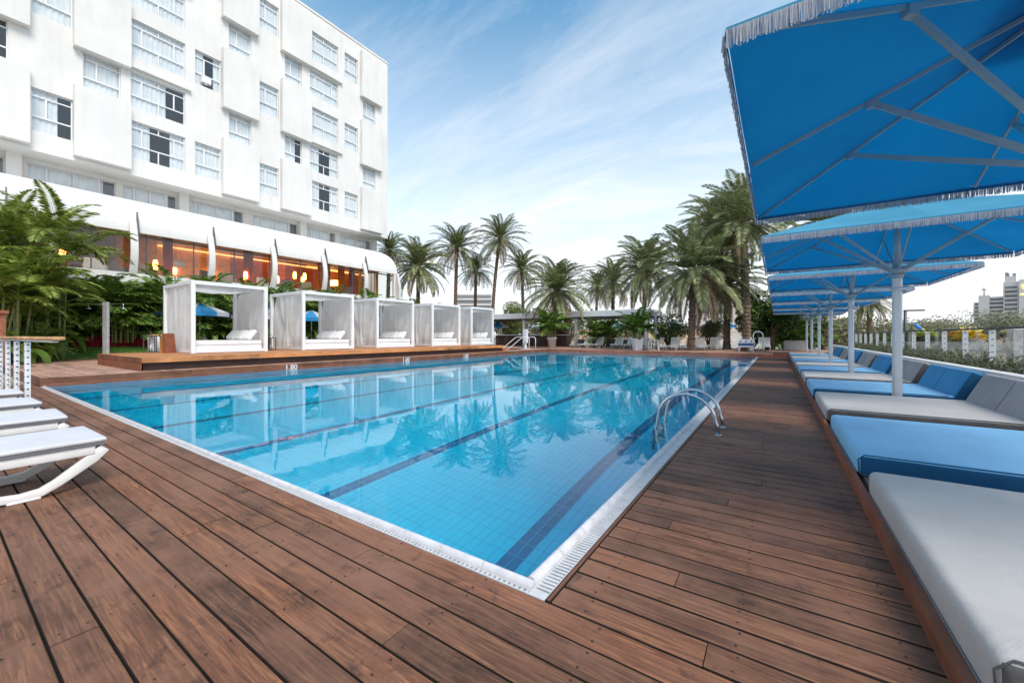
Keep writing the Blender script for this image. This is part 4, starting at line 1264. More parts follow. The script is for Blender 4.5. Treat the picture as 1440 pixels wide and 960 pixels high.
# (pixel column, depth, base z, kind, scale, label)
G = [
 (88, 16.6, .35, 4, .92, 'tall golden green garden palm with ringed stems left of the shower'),
 (-12, 14.0, .2, 0, 1.0, 'garden palm cut by the left edge of the photo'),
 (22, 14.6, .2, 0, 1.05, 'bushy garden palm above the wooden handrail'),
 (36, 15.6, .3, 0, .80, 'lower garden palm between handrail and the tall golden palm'),
 (2, 16.5, .4, 4, .92, 'dark tall garden palm at the upper left edge'),
 (60, 15.2, .2, 1, .5, 'small garden palm at the end of the wooden handrail'),
 (112, 24.0, 1.2, 2, 1.15, 'dark garden palm right behind the shower column left side'),
 (160, 25.0, 1.4, 2, 1.3, 'dark garden palm directly behind the shower column'),
 (204, 25.5, 1.2, 1, 1.15, 'garden palm between the shower and the first cabana'),
 (180, 27.0, 1.2, 2, 1.1, 'dark garden palm under the restaurant window, above the red flowers'),
 (228, 25.5, 1.0, 2, 1.0, 'dark garden palm behind the left curtain of the first cabana'),
 (262, 25.0, .4, 2, 1.35, 'dark garden palm seen through the first cabana, left part'),
 (296, 25.5, .4, 1, 1.5, 'bright garden palm seen through the middle of the first cabana'),
 (330, 26.5, .4, 2, 1.45, 'dark garden palm seen through the right part of the first cabana'),
 (372, 27.5, .4, 2, 1.45, 'dark garden palm between the first and second cabanas'),
 (408, 28.5, .4, 1, 1.55, 'garden palm behind the left curtain of the second cabana'),
 (442, 29.5, .4, 2, 1.6, 'dark garden palm seen through the second cabana'),
 (480, 31.0, .4, 1, 1.6, 'garden palm behind the right curtain of the second cabana'),
 (520, 33.0, .4, 2, 1.4, 'dark garden palm left of the third cabana'),
 (562, 35.0, .4, 2, 1.3, 'dark garden palm behind the third cabana'),
 (600, 38.0, .4, 1, 1.2, 'garden palm above the fourth cabana roof'),
 (40, 17.5, .3, 2, 1.0, 'dark garden palm low behind the handrail'),
]
names = ['shower', 'first cabana', 'first cabana right post', 'gap after the first cabana', 'second cabana', 'gap after the second cabana', 'third cabana', 'third cabana right post', 'fourth cabana']
for i, px in enumerate((180, 250, 315, 365, 425, 470, 515, 545, 590)):
    X = -26.6; tt = (720-px)/558; dd = -X/(SA+CA*tt)
    G.append((px, dd, .3, 2 if i % 2 else 1, 1.38 if px > 240 else 1.3, 'tall dense garden palm under the restaurant sill, behind the '+names[i]))
for (px, d, z, k, sc, lab) in G:
    if px >= 100:
        tt = (720-px)/558; d = (27.3+.9*((px*7) % 10)/10)/(SA+CA*tt); z = .85 if px < 235 else .3
        sc = min(sc, 1.35 if px > 240 else 1.05)
    p = pt(px, d, z); place_areca(k, p.x, p.y, p.z, lab, sc)
for i, (px, d, z, sc, lab) in enumerate([(4, 14.2, .2, 1.0, 'broad leaved plant low at the left edge under the handrail'), (26, 15.0, .2, .9, 'broad leaved plant behind the slotted posts'),
     (14, 16.8, .3, 1.8, 'large broad leaved plant above the handrail'),
     (300, 22.6, .3, 1.2, 'broad leaved plant seen low through the first cabana'), (445, 27.2, .3, 1.2, 'broad leaved plant seen through the second cabana')]):
    o = broad_plant(40+i, 22).build('broad_leaf_plant', M['areca'] if i % 2 == 0 else M['areca_dark'], None, pt(px, d, z)); o.scale = (sc,)*3
    tag(o, lab, 'plant', 'broad leaved plants')

def leaf_cloud(m, c, r, n, size, rr, flat=.8):
    for i in range(n):
        while True:
            v = Vector((rr.uniform(-1,1), rr.uniform(-1,1), rr.uniform(-1,1)))
            if v.length < 1: break
        v = v.normalized()*(v.length**.45)
        p = Vector(c) + Vector((v.x*r, v.y*r, v.z*r*flat)); a = Vector((rr.gauss(0,1), rr.gauss(0,1), rr.gauss(0,.7))).normalized(); b = a.orthogonal().normalized()
        s = size*rr.uniform(.6, 1.3)
        m.add([tuple(p-a*s), tuple(p+b*s*.42), tuple(p+a*s), tuple(p-b*s*.42)], [(0,1,2,3)])
def shrub(name, loc, w, h, n, size, mat, label, seed, cat='shrub', blobs=12, trunk=True, group=None):
    rr = random.Random(seed); m = MB(); root = empty(name, loc); mt = MB()
    for i in range(blobs):
        a = rr.random()*2*PI; q = math.sqrt(rr.random())*w*.34; z = h*rr.uniform(.28, .86); k = 1-.45*abs(z/h-.5)
        c = (math.cos(a)*q*k, math.sin(a)*q*k, z); leaf_cloud(m, c, w*rr.uniform(.15,.25), n//blobs, size, rr)
        mt.tube([(0,0,0), (c[0]*.4, c[1]*.4, z*.5), c], [.05*w/2, .03*w/2, .012], 6)
    m.build('crown', mat, root)
    if trunk: mt.build('trunk', M['trunk'], root)
    tag(root, label, cat, group); return root
shrub('dark_bush', pt(1080, 28.5, .1), 4.6, 4.4, 9000, .13, M['shrub'], 'large dark green bush beside the thick palm, left of the umbrellas', 1, 'bush', 22)
shrub('dark_bush', pt(1118, 31, .1), 4.0, 3.0, 5000, .13, M['shrub'], 'lower dark bush behind the white planter box', 2, 'bush', 16)
shrub('pale_bush', pt(716, 47, .1), 5.2, 5.2, 7000, .12, M['shrub_lt'], 'pale yellow green bush above the bar roof left end', 3, 'bush', 20)
shrub('dusty_bush', pt(997, 33, .1), 3.2, 2.6, 3000, .10, M['olive'], 'dusty green bush between two palm trunks', 4, 'bush', 12)
shrub('dusty_bush', pt(940, 35, .1), 4.0, 3.2, 3500, .10, M['shrub'], 'dark bush behind the closed parasol', 5, 'bush', 12)
for i, (px, d) in enumerate(((1085, 30), (1108, 30.5), (1128, 31.5), (1140, 33))):
    p = pt(px, d, .1); place_areca(3, p.x, p.y, p.z, ['leftmost', 'second', 'third', 'rightmost'][i]+' of the feathery palms behind the far end of the daybeds', 2.4)
for i, (px, d, w, h) in enumerate(((1195, 46, 7, 3.6), (1235, 60, 9, 4.2), (1300, 75, 13, 5.0), (1345, 80, 12, 4.2), (1395, 85, 14, 7.8), (1440, 80, 12, 5.5), (1270, 78, 10, 4.2), (1170, 44, 6, 3.6))):
    shrub('street_tree', pt(px, d, -.05), w, h*.78, 3000, .16+.0012*d, M['olive'], ['dusty tree right behind the nearest clear umbrella pole gap', 'low dusty tree left of the street lamp', 'dusty tree behind the yellow glass flowers',
        'small dusty tree right of the yellow glass flowers', 'round dusty tree in front of the balconied building', 'dusty tree at the right edge below the sign', 'low dusty tree right of the street lamp', 'dusty tree between the far umbrella poles'][i], 60+i, 'tree', 14, True, 'trees across the street')
# far tree line on the left horizon, behind the cabanas and the bar
for i, (px, d, w, h) in enumerate(((612, 60, 9, 5.5), (655, 62, 9, 4.6), (800, 62, 10, 5.0), (850, 60, 10, 4.5), (755, 55, 8, 4.6), (575, 52, 6, 5.6), (890, 58, 9, 5.0))):
    shrub('far_tree', pt(px, d, -.05), w, h, 2200, .2, M['shrub'] if i % 2 else M['olive'], 'low distant tree ' + ['over the third cabana', 'over the fourth cabana', 'behind the right half of the bar roof', 'behind the middle of the bar opening', 'behind the potted palm', 'right of the restaurant end', 'behind the right end of the bar roof'][i], 90+i, 'tree', 10, True, 'distant trees')

# planter foliage
rr = random.Random(8); m = MB()
for i in range(1900):
    y = -2 + 32.5*rr.random(); x = 2.9+.95*rr.random(); h = rr.uniform(.18, .44)*(1.25 if rr.random() > .93 else 1); lean = (rr.gauss(0,.10), rr.gauss(0,.10))
    tp = Vector((x+lean[0], y+lean[1], .42+h)); b = Vector((x, y, .40))
    m.tube([b, tp], [.005, .003], 3)
    for k in range(15):
        u = .2+.8*k/15; c = b.lerp(tp, u); a = rr.random()*2*PI; L = rr.uniform(.05, .11)
        d = Vector((math.cos(a), math.sin(a), rr.uniform(.0, .9))).normalized(); sd = Vector((-math.sin(a), math.cos(a), 0))*L*.2
        m.add([tuple(c), tuple(c+d*L*.5+sd), tuple(c+d*L), tuple(c+d*L*.5-sd)], [(0,1,2,3)])
tag(m.build('planter_hedge', M['hedge']), 'green and purple bedding plants filling the planter behind the daybeds', 'plants', kind='stuff')
# red flowers
rr = random.Random(9); m = MB()
for i in range(9000):
    px = rr.uniform(90, 222); X = 26.75+.75*rr.random(); d = X/(SA+CA*(720-px)/558); p = pt(px, d, 0); z = lawn_z(p.x)+.03+.34*rr.random()**.7
    a = rr.random()*6.28; s = rr.uniform(.03, .06); p.z = z; q = Vector((math.cos(a), math.sin(a), rr.uniform(-.5,.5)))*s; w = Vector((-math.sin(a)*.6, math.cos(a)*.6, .6))*s*.8
    m.add([tuple(p-q), tuple(p+w), tuple(p+q), tuple(p-w)], [(0,1,2,3)])
tag(m.build('flower_bed', M['flower']), 'bed of small red flowers behind the lawn', 'flowers', kind='stuff')

# ------------------------------------------------------------------ POTS
def pot(loc, label, kind=3, sc=1.0, ps=1.0, square=False):
    e = empty('plant_pot', loc); m = MB()
    if square:
        m.lathe((0,0,0), [(0,.0),(.30,0),(.40,.72),(.48,.72),(.48,.88),(.38,.88),(.36,.80),(0,.80)], 4)
        for i in range(len(m.sm)): m.sm[i] = False
    else: m.lathe((0,0,0), [(0,.0),(.24,0),(.33,.70),(.38,.70),(.38,.80),(.32,.80),(.30,.74),(0,.74)], 22)
    m.build('pot', M['white'], e); e.scale = (ps,)*3; tag(e, label, 'pot')
    m = MB(); m.lathe((0,0,0), [(0,.012),(.30,0)], 14); m.build('soil', M['soil'], e, (0,0,.76))
p = pt(776, 33.0, RZ); pot(p, 'white tapered pot left of centre behind the far pool edge', ps=1.1)
place_areca(3, p.x, p.y, p.z+.85, 'feathery palm growing in the left white pot by the bar', 2.2, 1.0)
p = pt(896, 28.0, RZ); pot(p, 'larger white tapered pot near the loungers on the far deck', square=True, ps=.95)
place_areca(3, p.x, p.y, p.z+.75, 'bright feathery palm in the larger white pot on the far deck', 2.0, 2.0)
p = pt(846, 34.5, RZ); place_areca(3, p.x, p.y, p.z+.2, 'dark feathery palm under the middle of the bar roof', 2.3, 3.0)
e = empty('planter_box', pt(1118, 29.3, .0)); m = MB(); m.box(-.75, .75, -.3, .3, 0, .78); m.build('box', M['white'], e, bevel=.02, seg=1); m = MB(); m.box(-.8,.8,-.35,.35,.78,.86); m.build('rim', M['white'], e)
tag(e, 'white planter box at the far end of the daybeds', 'planter')

# ------------------------------------------------------------------ POOL BAR
bx0, bx1, by_, bz = -26.5, -8.6, 33.0, 0.184
e = empty('pool_bar', (bx0, by_, bz)); tag(e, 'flat white roofed pool bar across the far end', 'bar'); W_ = bx1-bx0
m = MB(); m.box(0, W_, 0, 4.2, 2.70, 3.22); m.build('roof', M['white'], e, bevel=.02, seg=1)
m = MB(); m.box(.1, W_-.1, .1, 4.1, 2.60, 2.70); m.build('soffit', M['darkwood'], e)
for x in (.3, 5.6, 11.2, W_-.4):
    for y in (.4, 3.8): m = MB(); m.box(x-.12, x+.12, y-.12, y+.12, 0, 2.62); m.build('post', M['white'], e)
m = MB(); m.box(2.0, 10.2, .5, 1.1, 0, 1.05); m.build('counter', M['darkwood'], e)
m = MB(); m.box(1.9, 10.3, .35, 1.2, 1.05, 1.12); m.build('counter_top', M['tilew'], e)
m = MB(); m.box(6.0, 9.0, 2.8, 3.6, 0, 2.2); m.build('back_unit', M['darkwood'], e)
m = MB(); m.box(11.0, W_, 1.2, 1.35, 0, .7); m.build('low_wall', plain('grey_low_wall', (.18,.2,.19), .8), e)
rr = random.Random(2)
for i in range(4):
    q = MB(); q.lathe((0,0,0), [(0,0),(.10,0),(.11,.3),(.05,.34),(0,.34)], 10)
    o = q.build('juice_jar', plain('juice_%d' % i, [(.6,.1,.02),(.65,.4,.03),(.5,.05,.03),(.6,.45,.05)][i], .3), None, (bx0+7.3+.32*i, by_+.8, bz+1.12))
    tag(o, ['orange red', 'yellow', 'dark red', 'pale yellow'][i]+' drink jar on the bar counter', 'jar', 'jars on the bar counter')
for i in range(6):
    e = empty('bar_stool', (bx0+2.6+1.25*i, by_-.25, bz)); m = MB(); m.lathe((0,0,0), [(0,.70),(.18,.70),(.19,.76),(0,.77)], 14); m.build('seat', M['cush_side'], e)
    for a in range(4):
        m = MB(); c, s = math.cos(a*PI/2+.78), math.sin(a*PI/2+.78); m.tube([(c*.12, s*.12, .7), (c*.22, s*.22, 0)], .014, 6); m.build('leg', M['greymetal'], e)
    tag(e, '%s dark bar stool from the left along the counter' % ['first', 'second', 'third', 'fourth', 'fifth', 'sixth'][i], 'stool', 'bar stools')

# entry steps rails and white pillar at the far left corner
e = empty('entry_handrail', pt(733, 29.2, RZ)); tag(e, 'twin white handrails descending into the far left corner of the pool', 'handrail')
for s in (-.45, .45):
    m = MB(); m.tube([(.95, s, .0), (.95, s, .82), (.85, s, .92), (-.1, s, .92), (-.25, s, .86), (-.95+.0, s-.9, -.05), (-1.15, s-1.2, -.35)], .026, 8); m.build('rail', M['white'], e)
e = empty('white_pillar', pt(739, 31.0, RZ)); m = MB(); m.box(-.17, .17, -.1, .1, .45, 1.52); m.build('cabinet', M['white'], e, bevel=.02, seg=1); m = MB(); m.box(-.07,.07,-.06,.06,0,.45); m.build('stand', M['white'], e)
m = MB(); m.box(-.35,.35,-.3,.3,0,.03); m.build('foot', M['white'], e); tag(e, 'slim white pillar cabinet standing behind the entry handrails', 'pillar')
# grab arch at the far right corner
e = empty('grab_arch', pt(1066, 25.3, 0)); tag(e, 'white tubular arch at the far right corner of the pool', 'handrail')
m = MB(); m.tube([(-.26,0,.0),(-.26,0,1.26),(-.20,0,1.40),(-.08,0,1.46),(.08,0,1.46),(.20,0,1.40),(.26,0,1.26),(.26,0,0)], .035, 8); m.build('tube', M['white'], e)
# far loungers with raised backs
lf = make_lounger(R(58), False, 'pool_lounger'); first = True
for i, (px, d, a, lab) in enumerate([(934, 28.0, 175, 'leftmost white resin lounger beside the plastic chairs'), (955, 28.2, 172, 'second white resin lounger on the far deck'), (975, 28.1, 186, 'third white resin lounger on the far deck'),
      (992, 28.6, 176, 'fourth white resin lounger, by the dusty bush'), (1036, 25.8, 178, 'white lounger left of the pool sign'), (1066, 26.3, 182, 'white lounger behind the tubular arch, right of the sign'),
      (812, 33.0, 180, 'lounger in shade right of the left pot'), (828, 33.2, 176, 'lounger in shade under the bar roof middle'), (858, 32.5, 183, 'lounger in shade left of the larger pot'), (874, 32.3, 178, 'lounger in shade just left of the larger pot')]):
    o = lf if first else copy_tree(lf); first = False
    o.location = pt(px, d, RZ); o.rotation_euler = (0, 0, R(a)); tag(o, lab, 'sun lounger', 'white loungers on the far deck')
def plastic_chair():
    e = empty('plastic_chair')
    m = MB(); m.box(-.23,.23,-.22,.22,.42,.45); m.build('seat', M['resin'], e, bevel=.01, seg=1)
    m = MB()
    for k in range(5): m.bar((-.2+.1*k, .22, .46), (-.22+.11*k, .32, .86), .035, .02)
    m.bar((-.24,.32,.86), (.24,.32,.86), .05, .03); m.build('backrest', M['resin'], e)
    for sx in (-1, 1):
        m = MB(); m.bar((sx*.25,-.2,.64), (sx*.25,.26,.66), .05, .025); m.build('armrest', M['resin'], e)
        for sy in (-1, 1): m = MB(); m.bar((sx*.25, sy*.25, 0), (sx*.23, sy*.2, .64 if sy < 0 else .5), .04); m.build('leg', M['resin'], e)
    return e
pc = plastic_chair()
for i, (px, d, a, z) in enumerate([(907, 28.0, 20, 0), (914, 29.2, 200, 0), (926, 29.0, 250, 0), (921, 27.6, 100, 0), (908, 28.0, 24, .14)]):
    o = pc if i == 0 else copy_tree(pc); o.location = pt(px, d, RZ+z); o.rotation_euler = (0,0,R(a))
    tag(o, ['white plastic chair nearest the larger pot', 'white plastic chair behind the round table', 'white plastic chair right of the closed parasol', 'white plastic chair in front of the round table', 'white plastic chair stacked on the one nearest the pot'][i], 'chair', 'white plastic chairs')
e = empty('round_table', pt(919, 28.4, RZ)); m = MB(); m.lathe((0,0,0), [(0,.70),(.42,.70),(.43,.73),(0,.74)], 20); m.build('table_top', M['resin'], e); m = MB(); m.cyl((0,0),.03,.03,0,.7,8); m.cyl((0,0),.22,.05,0,.06,12); m.build('leg', M['resin'], e)
tag(e, 'small round white plastic table under the closed parasol', 'table')
# closed parasol
e = empty('closed_parasol', pt(921.5, 28.5, RZ)); m = MB(); m.cyl((0,0),.025,.025,0,2.6,8); m.build('pole', M['pole'], e)
m = MB(); m.lathe((0,0,0), [(.03,2.65),(.10,2.3),(.13,1.9),(.10,1.55),(.22,1.25),(.26,1.15),(.05,1.2)], 12); m.build('canopy', M['canopy_pale'], e)
m = MB(); m.lathe((0,0,0), [(.115,2.3),(.14,1.9),(.115,1.62)], 4); m.build('blue_panel', M['canopy_blue2'], e); tag(e, 'closed white and blue parasol beside the larger pot', 'parasol')
# background parasols with alternating panels
def parasol(rad=1.3, ze=2.2, za=2.75):
    e = empty('parasol'); m = MB(); m.cyl((0,0),.025,.025,0,za,8); m.build('pole', M['pole'], e); m = MB(); n = 8
    for i in range(n):
        a, b = 2*PI*i/n, 2*PI*(i+1)/n; p = Vector((rad*math.cos(a), rad*math.sin(a), ze)); q = Vector((rad*math.cos(b), rad*math.sin(b), ze))
        m.grid(lambda u, v, p=p, q=q: (Vector((0,0,za))*(1-v)+(p*(1-u)+q*u)*v) - Vector((0,0,.05*math.sin(PI*u)*v)), 4, 5, i % 2, False)
        m.add([tuple(p), tuple(q), tuple(q-Vector((0,0,.22))), tuple(p-Vector((0,0,.22)))], [(0,1,2,3)], i % 2)
    m.build('canopy', [M['canopy_blue2'], M['canopy_pale']], e); return e
pa = parasol()
PAR = [(281, 21.2, .25, 60, 'blue and white parasol seen through the first cabana'), (247, 21.4, .25, 20, 'pale parasol left of the first cabana'), (334, 23.4, .2, 10, 'blue parasol edge beside the right curtain of the first cabana'),
       (438, 26.2, .15, 33, 'white and blue parasol seen through the second cabana'), (460, 28.0, .15, 15, 'blue parasol deeper behind the second cabana'), (540, 31.0, .1, 25, 'blue parasol seen in the gap of the third cabana'),
       (382, 24.6, .2, 0, 'pale parasol between the first and second cabanas'), (869, 45.0, .1, 0, 'small blue parasol far under the bar roof'), (1010, 40.0, .1, 40, 'blue parasol between two palm trunks on the right'), (1020, 43.0, .1, 5, 'second blue parasol between the trunks, farther off'),
       (944, 42.0, .1, 30, 'blue and white parasol left of the dusty bush'), (700, 44.0, .1, 12, 'white parasol left of the bar posts'), (760, 46.0, .1, 22, 'pale parasol behind the bar counter')]
for i, (px, d, z, a, lab) in enumerate(PAR):
    o = pa if i == 0 else copy_tree(pa); o.location = pt(px, d, z); o.rotation_euler = (0,0,R(a)); tag(o, lab, 'parasol', 'blue and white garden parasols')
    if i in (4, 7, 10): o.scale = (.8,.8,1)
# garden chairs behind the first and second cabanas
for i, (px, d, a, lab) in enumerate([(293, 21.6, 200, 'white garden chair behind the first cabana, left one'), (314, 21.9, 150, 'white garden chair behind the first cabana, right one'), (433, 25.3, 190, 'white garden chair behind the second cabana')]):
    o = copy_tree(pc); o.location = pt(px, d, .25); o.rotation_euler = (0,0,R(a)); tag(o, lab, 'chair', 'white garden chairs')
# sign of three tiles
e = empty('pool_sign', pt(1049, 25.1, RZ)); e.rotation_euler = (0,0,R(-6)); tag(e, 'white and blue pool rules sign with three pictograms, between two loungers', 'sign')
m = MB(); m.box(-.45,.45,0,.03,.30,.80); m.build('board', M['white'], e); blu = plain('sign_blue', (.02,.10,.30), .4)
for k in range(3):
    m = MB(); x = -.3+.3*k; m.cyl((0,0),.03,.03,0,.006,10); o = m.build('pictogram', blu, e, (x,-.001,.71)); o.rotation_euler = (R(90),0,0)
    m = MB(); m.box(x-.04,x+.04,-.007,-.002,.60,.67); m.build('pictogram', blu, e)
m = MB(); m.box(-.43,.43,-.006,-.001,.38,.55); m.build('blue_band', blu, e)
for sx in (-.38,.38): m = MB(); m.box(sx-.02,sx+.02,.03,.06,0,.75); m.build('leg', M['white'], e)
# items on the stage beside the cabanas
def lantern(loc, h, lab, grp='lanterns on the stage'):
    e = empty('lantern', loc, .4); w = .13
    for sx in (-1,1):
        for sy in (-1,1): m = MB(); m.box(sx*w-.012,sx*w+.012,sy*w-.012,sy*w+.012,0,h); m.build('frame_post', M['greymetal'], e)
    m = MB(); m.box(-w-.02,w+.02,-w-.02,w+.02,h,h+.03); m.box(-w-.02,w+.02,-w-.02,w+.02,0,.03); m.build('frame_plate', M['greymetal'], e)
    m = MB(); m.tube([(-.08,0,h+.03),(-.06,0,h+.14),(0,0,h+.18),(.06,0,h+.14),(.08,0,h+.03)],.01,6); m.build('handle', M['greymetal'], e)
    m = MB(); m.cyl((0,0),.05,.05,.03,.03+h*.4,12); m.build('candle', M['linen'], e); tag(e, lab, 'lantern', grp)
lantern(pt(211, 15.4, SZ), .62, 'tall dark framed lantern at the left end of the stage'); lantern(pt(226.5, 15.3, SZ), .62, 'dark framed lantern against the first cabana post')
lantern(pt(381, 17.6, SZ), .52, 'dark lantern between the first and second cabanas'); 
e = empty('laundry_bin', pt(219, 15.8, SZ)); m = MB(); m.box(-.2,.2,-.2,.2,0,.62); m.build('body', M['linen'], e, bevel=.03, seg=2); m = MB(); m.box(-.21,.21,-.21,.21,.62,.68); m.build('lid', M['rail_wood'], e); tag(e, 'pale fabric bin with wooden lid between two lanterns', 'bin')
e = empty('wooden_stand', pt(236, 14.6, SZ), .3); m = MB()
m.bar((-.16,0,0),(-.05,0,.72),.05,.34,up=(0,1,0)); m.build('panel', M['orange_wood'], e); m = MB(); m.bar((.16,0,0),(.05,0,.72),.05,.34,up=(0,1,0)); m.build('panel', M['trim'], e)
tag(e, 'folding orange wood menu stand in front of the first cabana', 'stand')
# brick chimney-like post at far left edge
o = MB(); o.box(-.22,.22,-.22,.22,0,1.75); o.box(-.28,.28,-.28,.28,1.75,1.85); o = o.build('brick_post', plain('red_brick', (.28,.10,.05), .85, var=.3, scale=12), None, pt(-8, 13.0, RZ)); tag(o, 'red brick pier behind the handrail at the left edge', 'pier')
# ------------------------------------------------------------------ STREET SIDE AND FAR BUILDINGS
e = empty('street_lamp', pt(1273, 34.0, -.05)); m = MB(); m.cyl((0,0),.14,.11,0,3.35,10); m.build('pole', M['greymetal'], e); m = MB(); m.bar((-.05,0,3.40),(1.25,.5,3.42),.26,.13); m.build('lamp_head', M['greymetal'], e); tag(e, 'dark street lamp with flat horizontal head beyond the railing', 'street lamp')
def spike_flower(loc, r, mat, lab, seed, n=90):
    rr = random.Random(seed); e = empty('glass_flower', loc); m = MB()
    for i in range(n):
        a = rr.random()*2*PI; el = R(rr.uniform(-15, 70)); l = r*rr.uniform(.6, 1.1); d = Vector((math.cos(a)*math.cos(el), math.sin(a)*math.cos(el), math.sin(el)*.7))
        m.tube([(0,0,0), tuple(d*l*.5), tuple(d*l)], [.03*r, .09*r, .01], 5)
    m.build('petals', mat, e); m = MB(); m.cyl((0,0), .12*r, .08*r, -loc[2]-.05, 0, 8); m.build('stem', M['greymetal'], e); tag(e, lab, 'sculpture', 'glass flowers across the street')
yg = plain('yellow_glass', (.85,.55,.01), .25, var=.2); gg = plain('green_glass', (.55,.60,.06), .25, var=.2); bg = plain('blue_glass', (.04,.22,.65), .25); og = plain('orange_glass', (.8,.28,.03), .3)
spike_flower(pt(1362, 42, 1.05), 1.7, yg, 'large spiky yellow glass flower behind the railing', 1)
spike_flower(pt(1304, 44, 1.3), 1.1, gg, 'yellow green glass flower left of the large yellow one', 2, 60)
spike_flower(pt(1412, 46, 1.6), .5, gg, 'tiny green glass flower near the right edge', 3, 40)
spike_flower(pt(1340, 44, 1.2), .9, og, 'small orange glass flower left of the large yellow one', 5, 40)
e = empty('blue_glass_spear', pt(1294, 46, -.05)); m = MB(); m.tube([(0,0,0),(0,0,2.0)], .05, 6); m.build('stem', M['greymetal'], e); m = MB(); m.tube([(.5,0,1.6),(-.2,0,2.3),(-.5,0,2.75)],[.15,.2,.06],8); m.build('spear', bg, e); tag(e, 'blue tilted glass spear between lamp and green flower', 'sculpture')
e = empty('stone_pier', pt(1436, 17.5, -.05)); m = MB(); z = 0
while z < 1.45: m.box(-.32,.32,-.32,.32,z+.01,z+.2); m.box(-.31,.31,-.31,.31,z,z+.01); z += .2
m.build('block', M['tilew'], e); tag(e, 'white block pier at the right edge beyond the railing', 'pier')
e = empty('street_wall', pt(1400, 30, -.05), R(-30)); m = MB(); m.box(-7,7,0,.3,0,.75); m.build('wall', M['stucco'], e); tag(e, 'low white wall across the path at the right', 'wall')
# small drooping palm on the right
date_palm(1222, 33, 424, 33, 1, 'small drooping palm right of the umbrella row', rt=.17)
date_palm(1500, 40, 440, 40, 1, 'short palm near the right edge beyond the railing', rt=.2)

def facade_bands(m, w, z0, n, fh, x0=0, y=0, dep=.9, dark=1):
    for k in range(n):
        z = z0+fh*k
        m.box(x0+.4, x0+w-.4, y-.02, y+.3, z+.95, z+fh-.25, dark)
        m.box(x0, x0+w, y-dep, y, z, z+.85, 0)
wh = plain('far_white_render', (.60,.58,.56), .9, var=.06, scale=.05); dk = plain('far_dark_opening', (.20,.21,.225), .7)
d = 235.0; s = d/558
e = empty('balcony_tower', pt(1369, d, -1), R(-18)); e.scale = (.65, 1, .75)
m = MB(); m.box(0,3.4,0,14,0,29); m.box(3,9.2,-1.2,14,0,34.2); m.box(9.2,18,1,16,0,33); m.box(17,25.5,-.5,18,0,43.5); m.box(25.5,60,-2,20,0,44.5); m.box(17.8,24,2,6,43.5,48.0)
m.build('wall', wh, e)
m = MB(); facade_bands(m, 2.6, 2.0, 9, 3.0, .4, -.02, .5); m.build('balcony', [wh, dk], e)
m = MB(); facade_bands(m, 8.6, 1.5, 10, 3.05, 9.3, .98, 1.2); m.build('balcony', [wh, dk], e)
m = MB(); facade_bands(m, 7.6, 1.5, 12, 3.25, 17.4, -.52, 1.0); m.build('balcony', [wh, dk], e)
m = MB(); m.cyl((6,4),.5,.3,34.2,42,8); m.cyl((6,4),1.2,1.2,38.5,40.0,10); m.build('mast', wh, e); m = MB(); m.cyl((26.5,3),.12,.08,44.5,55,6); m.build('antenna', wh, e)
m = MB(); m.box(18,20.4,2,4,48,50.2); m.box(22,24,2,4,48,50.0); m.cyl((19,2.2),1,1,50,51,8); m.build('roof_tank', M['cush_back'], e)
tag(e, 'tall white building with stacked balconies and lit yellow roof sign at the right edge', 'building')
sg = emis('sign_yellow', (1.0,.86,.12), 2.2)
o = text_mesh('sign_letters', 'VERT', 5.4, .25, sg, (33.2, -2.35, 38.6), (R(90), 0, 0), e)
m = MB(); m.box(26.2, 60, -2.3, -2.02, 33.2, 34.0); m.build('sign_bar', sg, e)
e = empty('far_hotel', pt(641, 230, -1), R(33.8)); m = MB(); m.box(0,21,0,12,0,26.5); m.build('wall', wh, e); m = MB(); facade_bands(m, 20.6, 1.2, 8, 3.1, .2, -.02, .6); m.build('balcony', [wh, dk], e); tag(e, 'distant white hotel with rows of balconies between palm trunks', 'building')
e = empty('far_block', pt(985, 160, -1), R(20)); m = MB(); m.box(0,13,0,10,0,22); m.box(8,20,3,13,0,15); m.build('wall', plain('far_beige_render', (.55,.47,.42), .9), e); m = MB()
for k in range(6):
    for q in range(4): m.box(1+3*q,2.4+3*q,-.06,.02,1.5+3.2*k,3.1+3.2*k,0)
m.build('window', dk, e); tag(e, 'distant beige building behind the right palm trunks', 'building')
for i, (px, d, w, h, lab) in enumerate([(790, 75, 26, 2.3, 'long low beige wall seen beyond the bar'), (700, 90, 20, 3.2, 'low white building left beyond the bar'), (1010, 80, 14, 2.0, 'low pale wall beyond the right palms')]):
    e = empty('far_wall', pt(px, d, -.05), R(25-5*i)); m = MB(); m.box(0,w,0,.4,0,h); m.box(-.1,w+.1,-.1,.5,h,h+.15); m.build('wall', plain('far_wall_render_%d' % i, [(.62,.42,.30),(.66,.64,.60),(.6,.56,.5)][i], .9), e); tag(e, lab, 'wall')

# ------------------------------------------------------------------ SKY, SUN, CAMERA
w = bpy.data.worlds.new('World'); S.world = w; w.use_nodes = True
nt = w.node_tree; N = nt.nodes; Lk = nt.links
bgn = N['Background']
SE, SR = R(50), R(110)
sky = N.new('ShaderNodeTexSky'); sky.sky_type = 'NISHITA'; sky.sun_disc = False; sky.sun_elevation = SE; sky.sun_rotation = SR
sky.air_density = 1.0; sky.dust_density = 0.6; sky.ozone_density = 2.2
tc = N.new('ShaderNodeTexCoord'); sep = N.new('ShaderNodeSeparateXYZ'); Lk.new(tc.outputs['Generated'], sep.inputs[0])
def mth(op, a, b=None, clamp=False):
    n = N.new('ShaderNodeMath'); n.operation = op; n.use_clamp = clamp
    for i, v in enumerate((a, b)):
        if v is None: continue
        if isinstance(v, (int, float)): n.inputs[i].default_value = v
        else: Lk.new(v, n.inputs[i])
    return n.outputs[0]
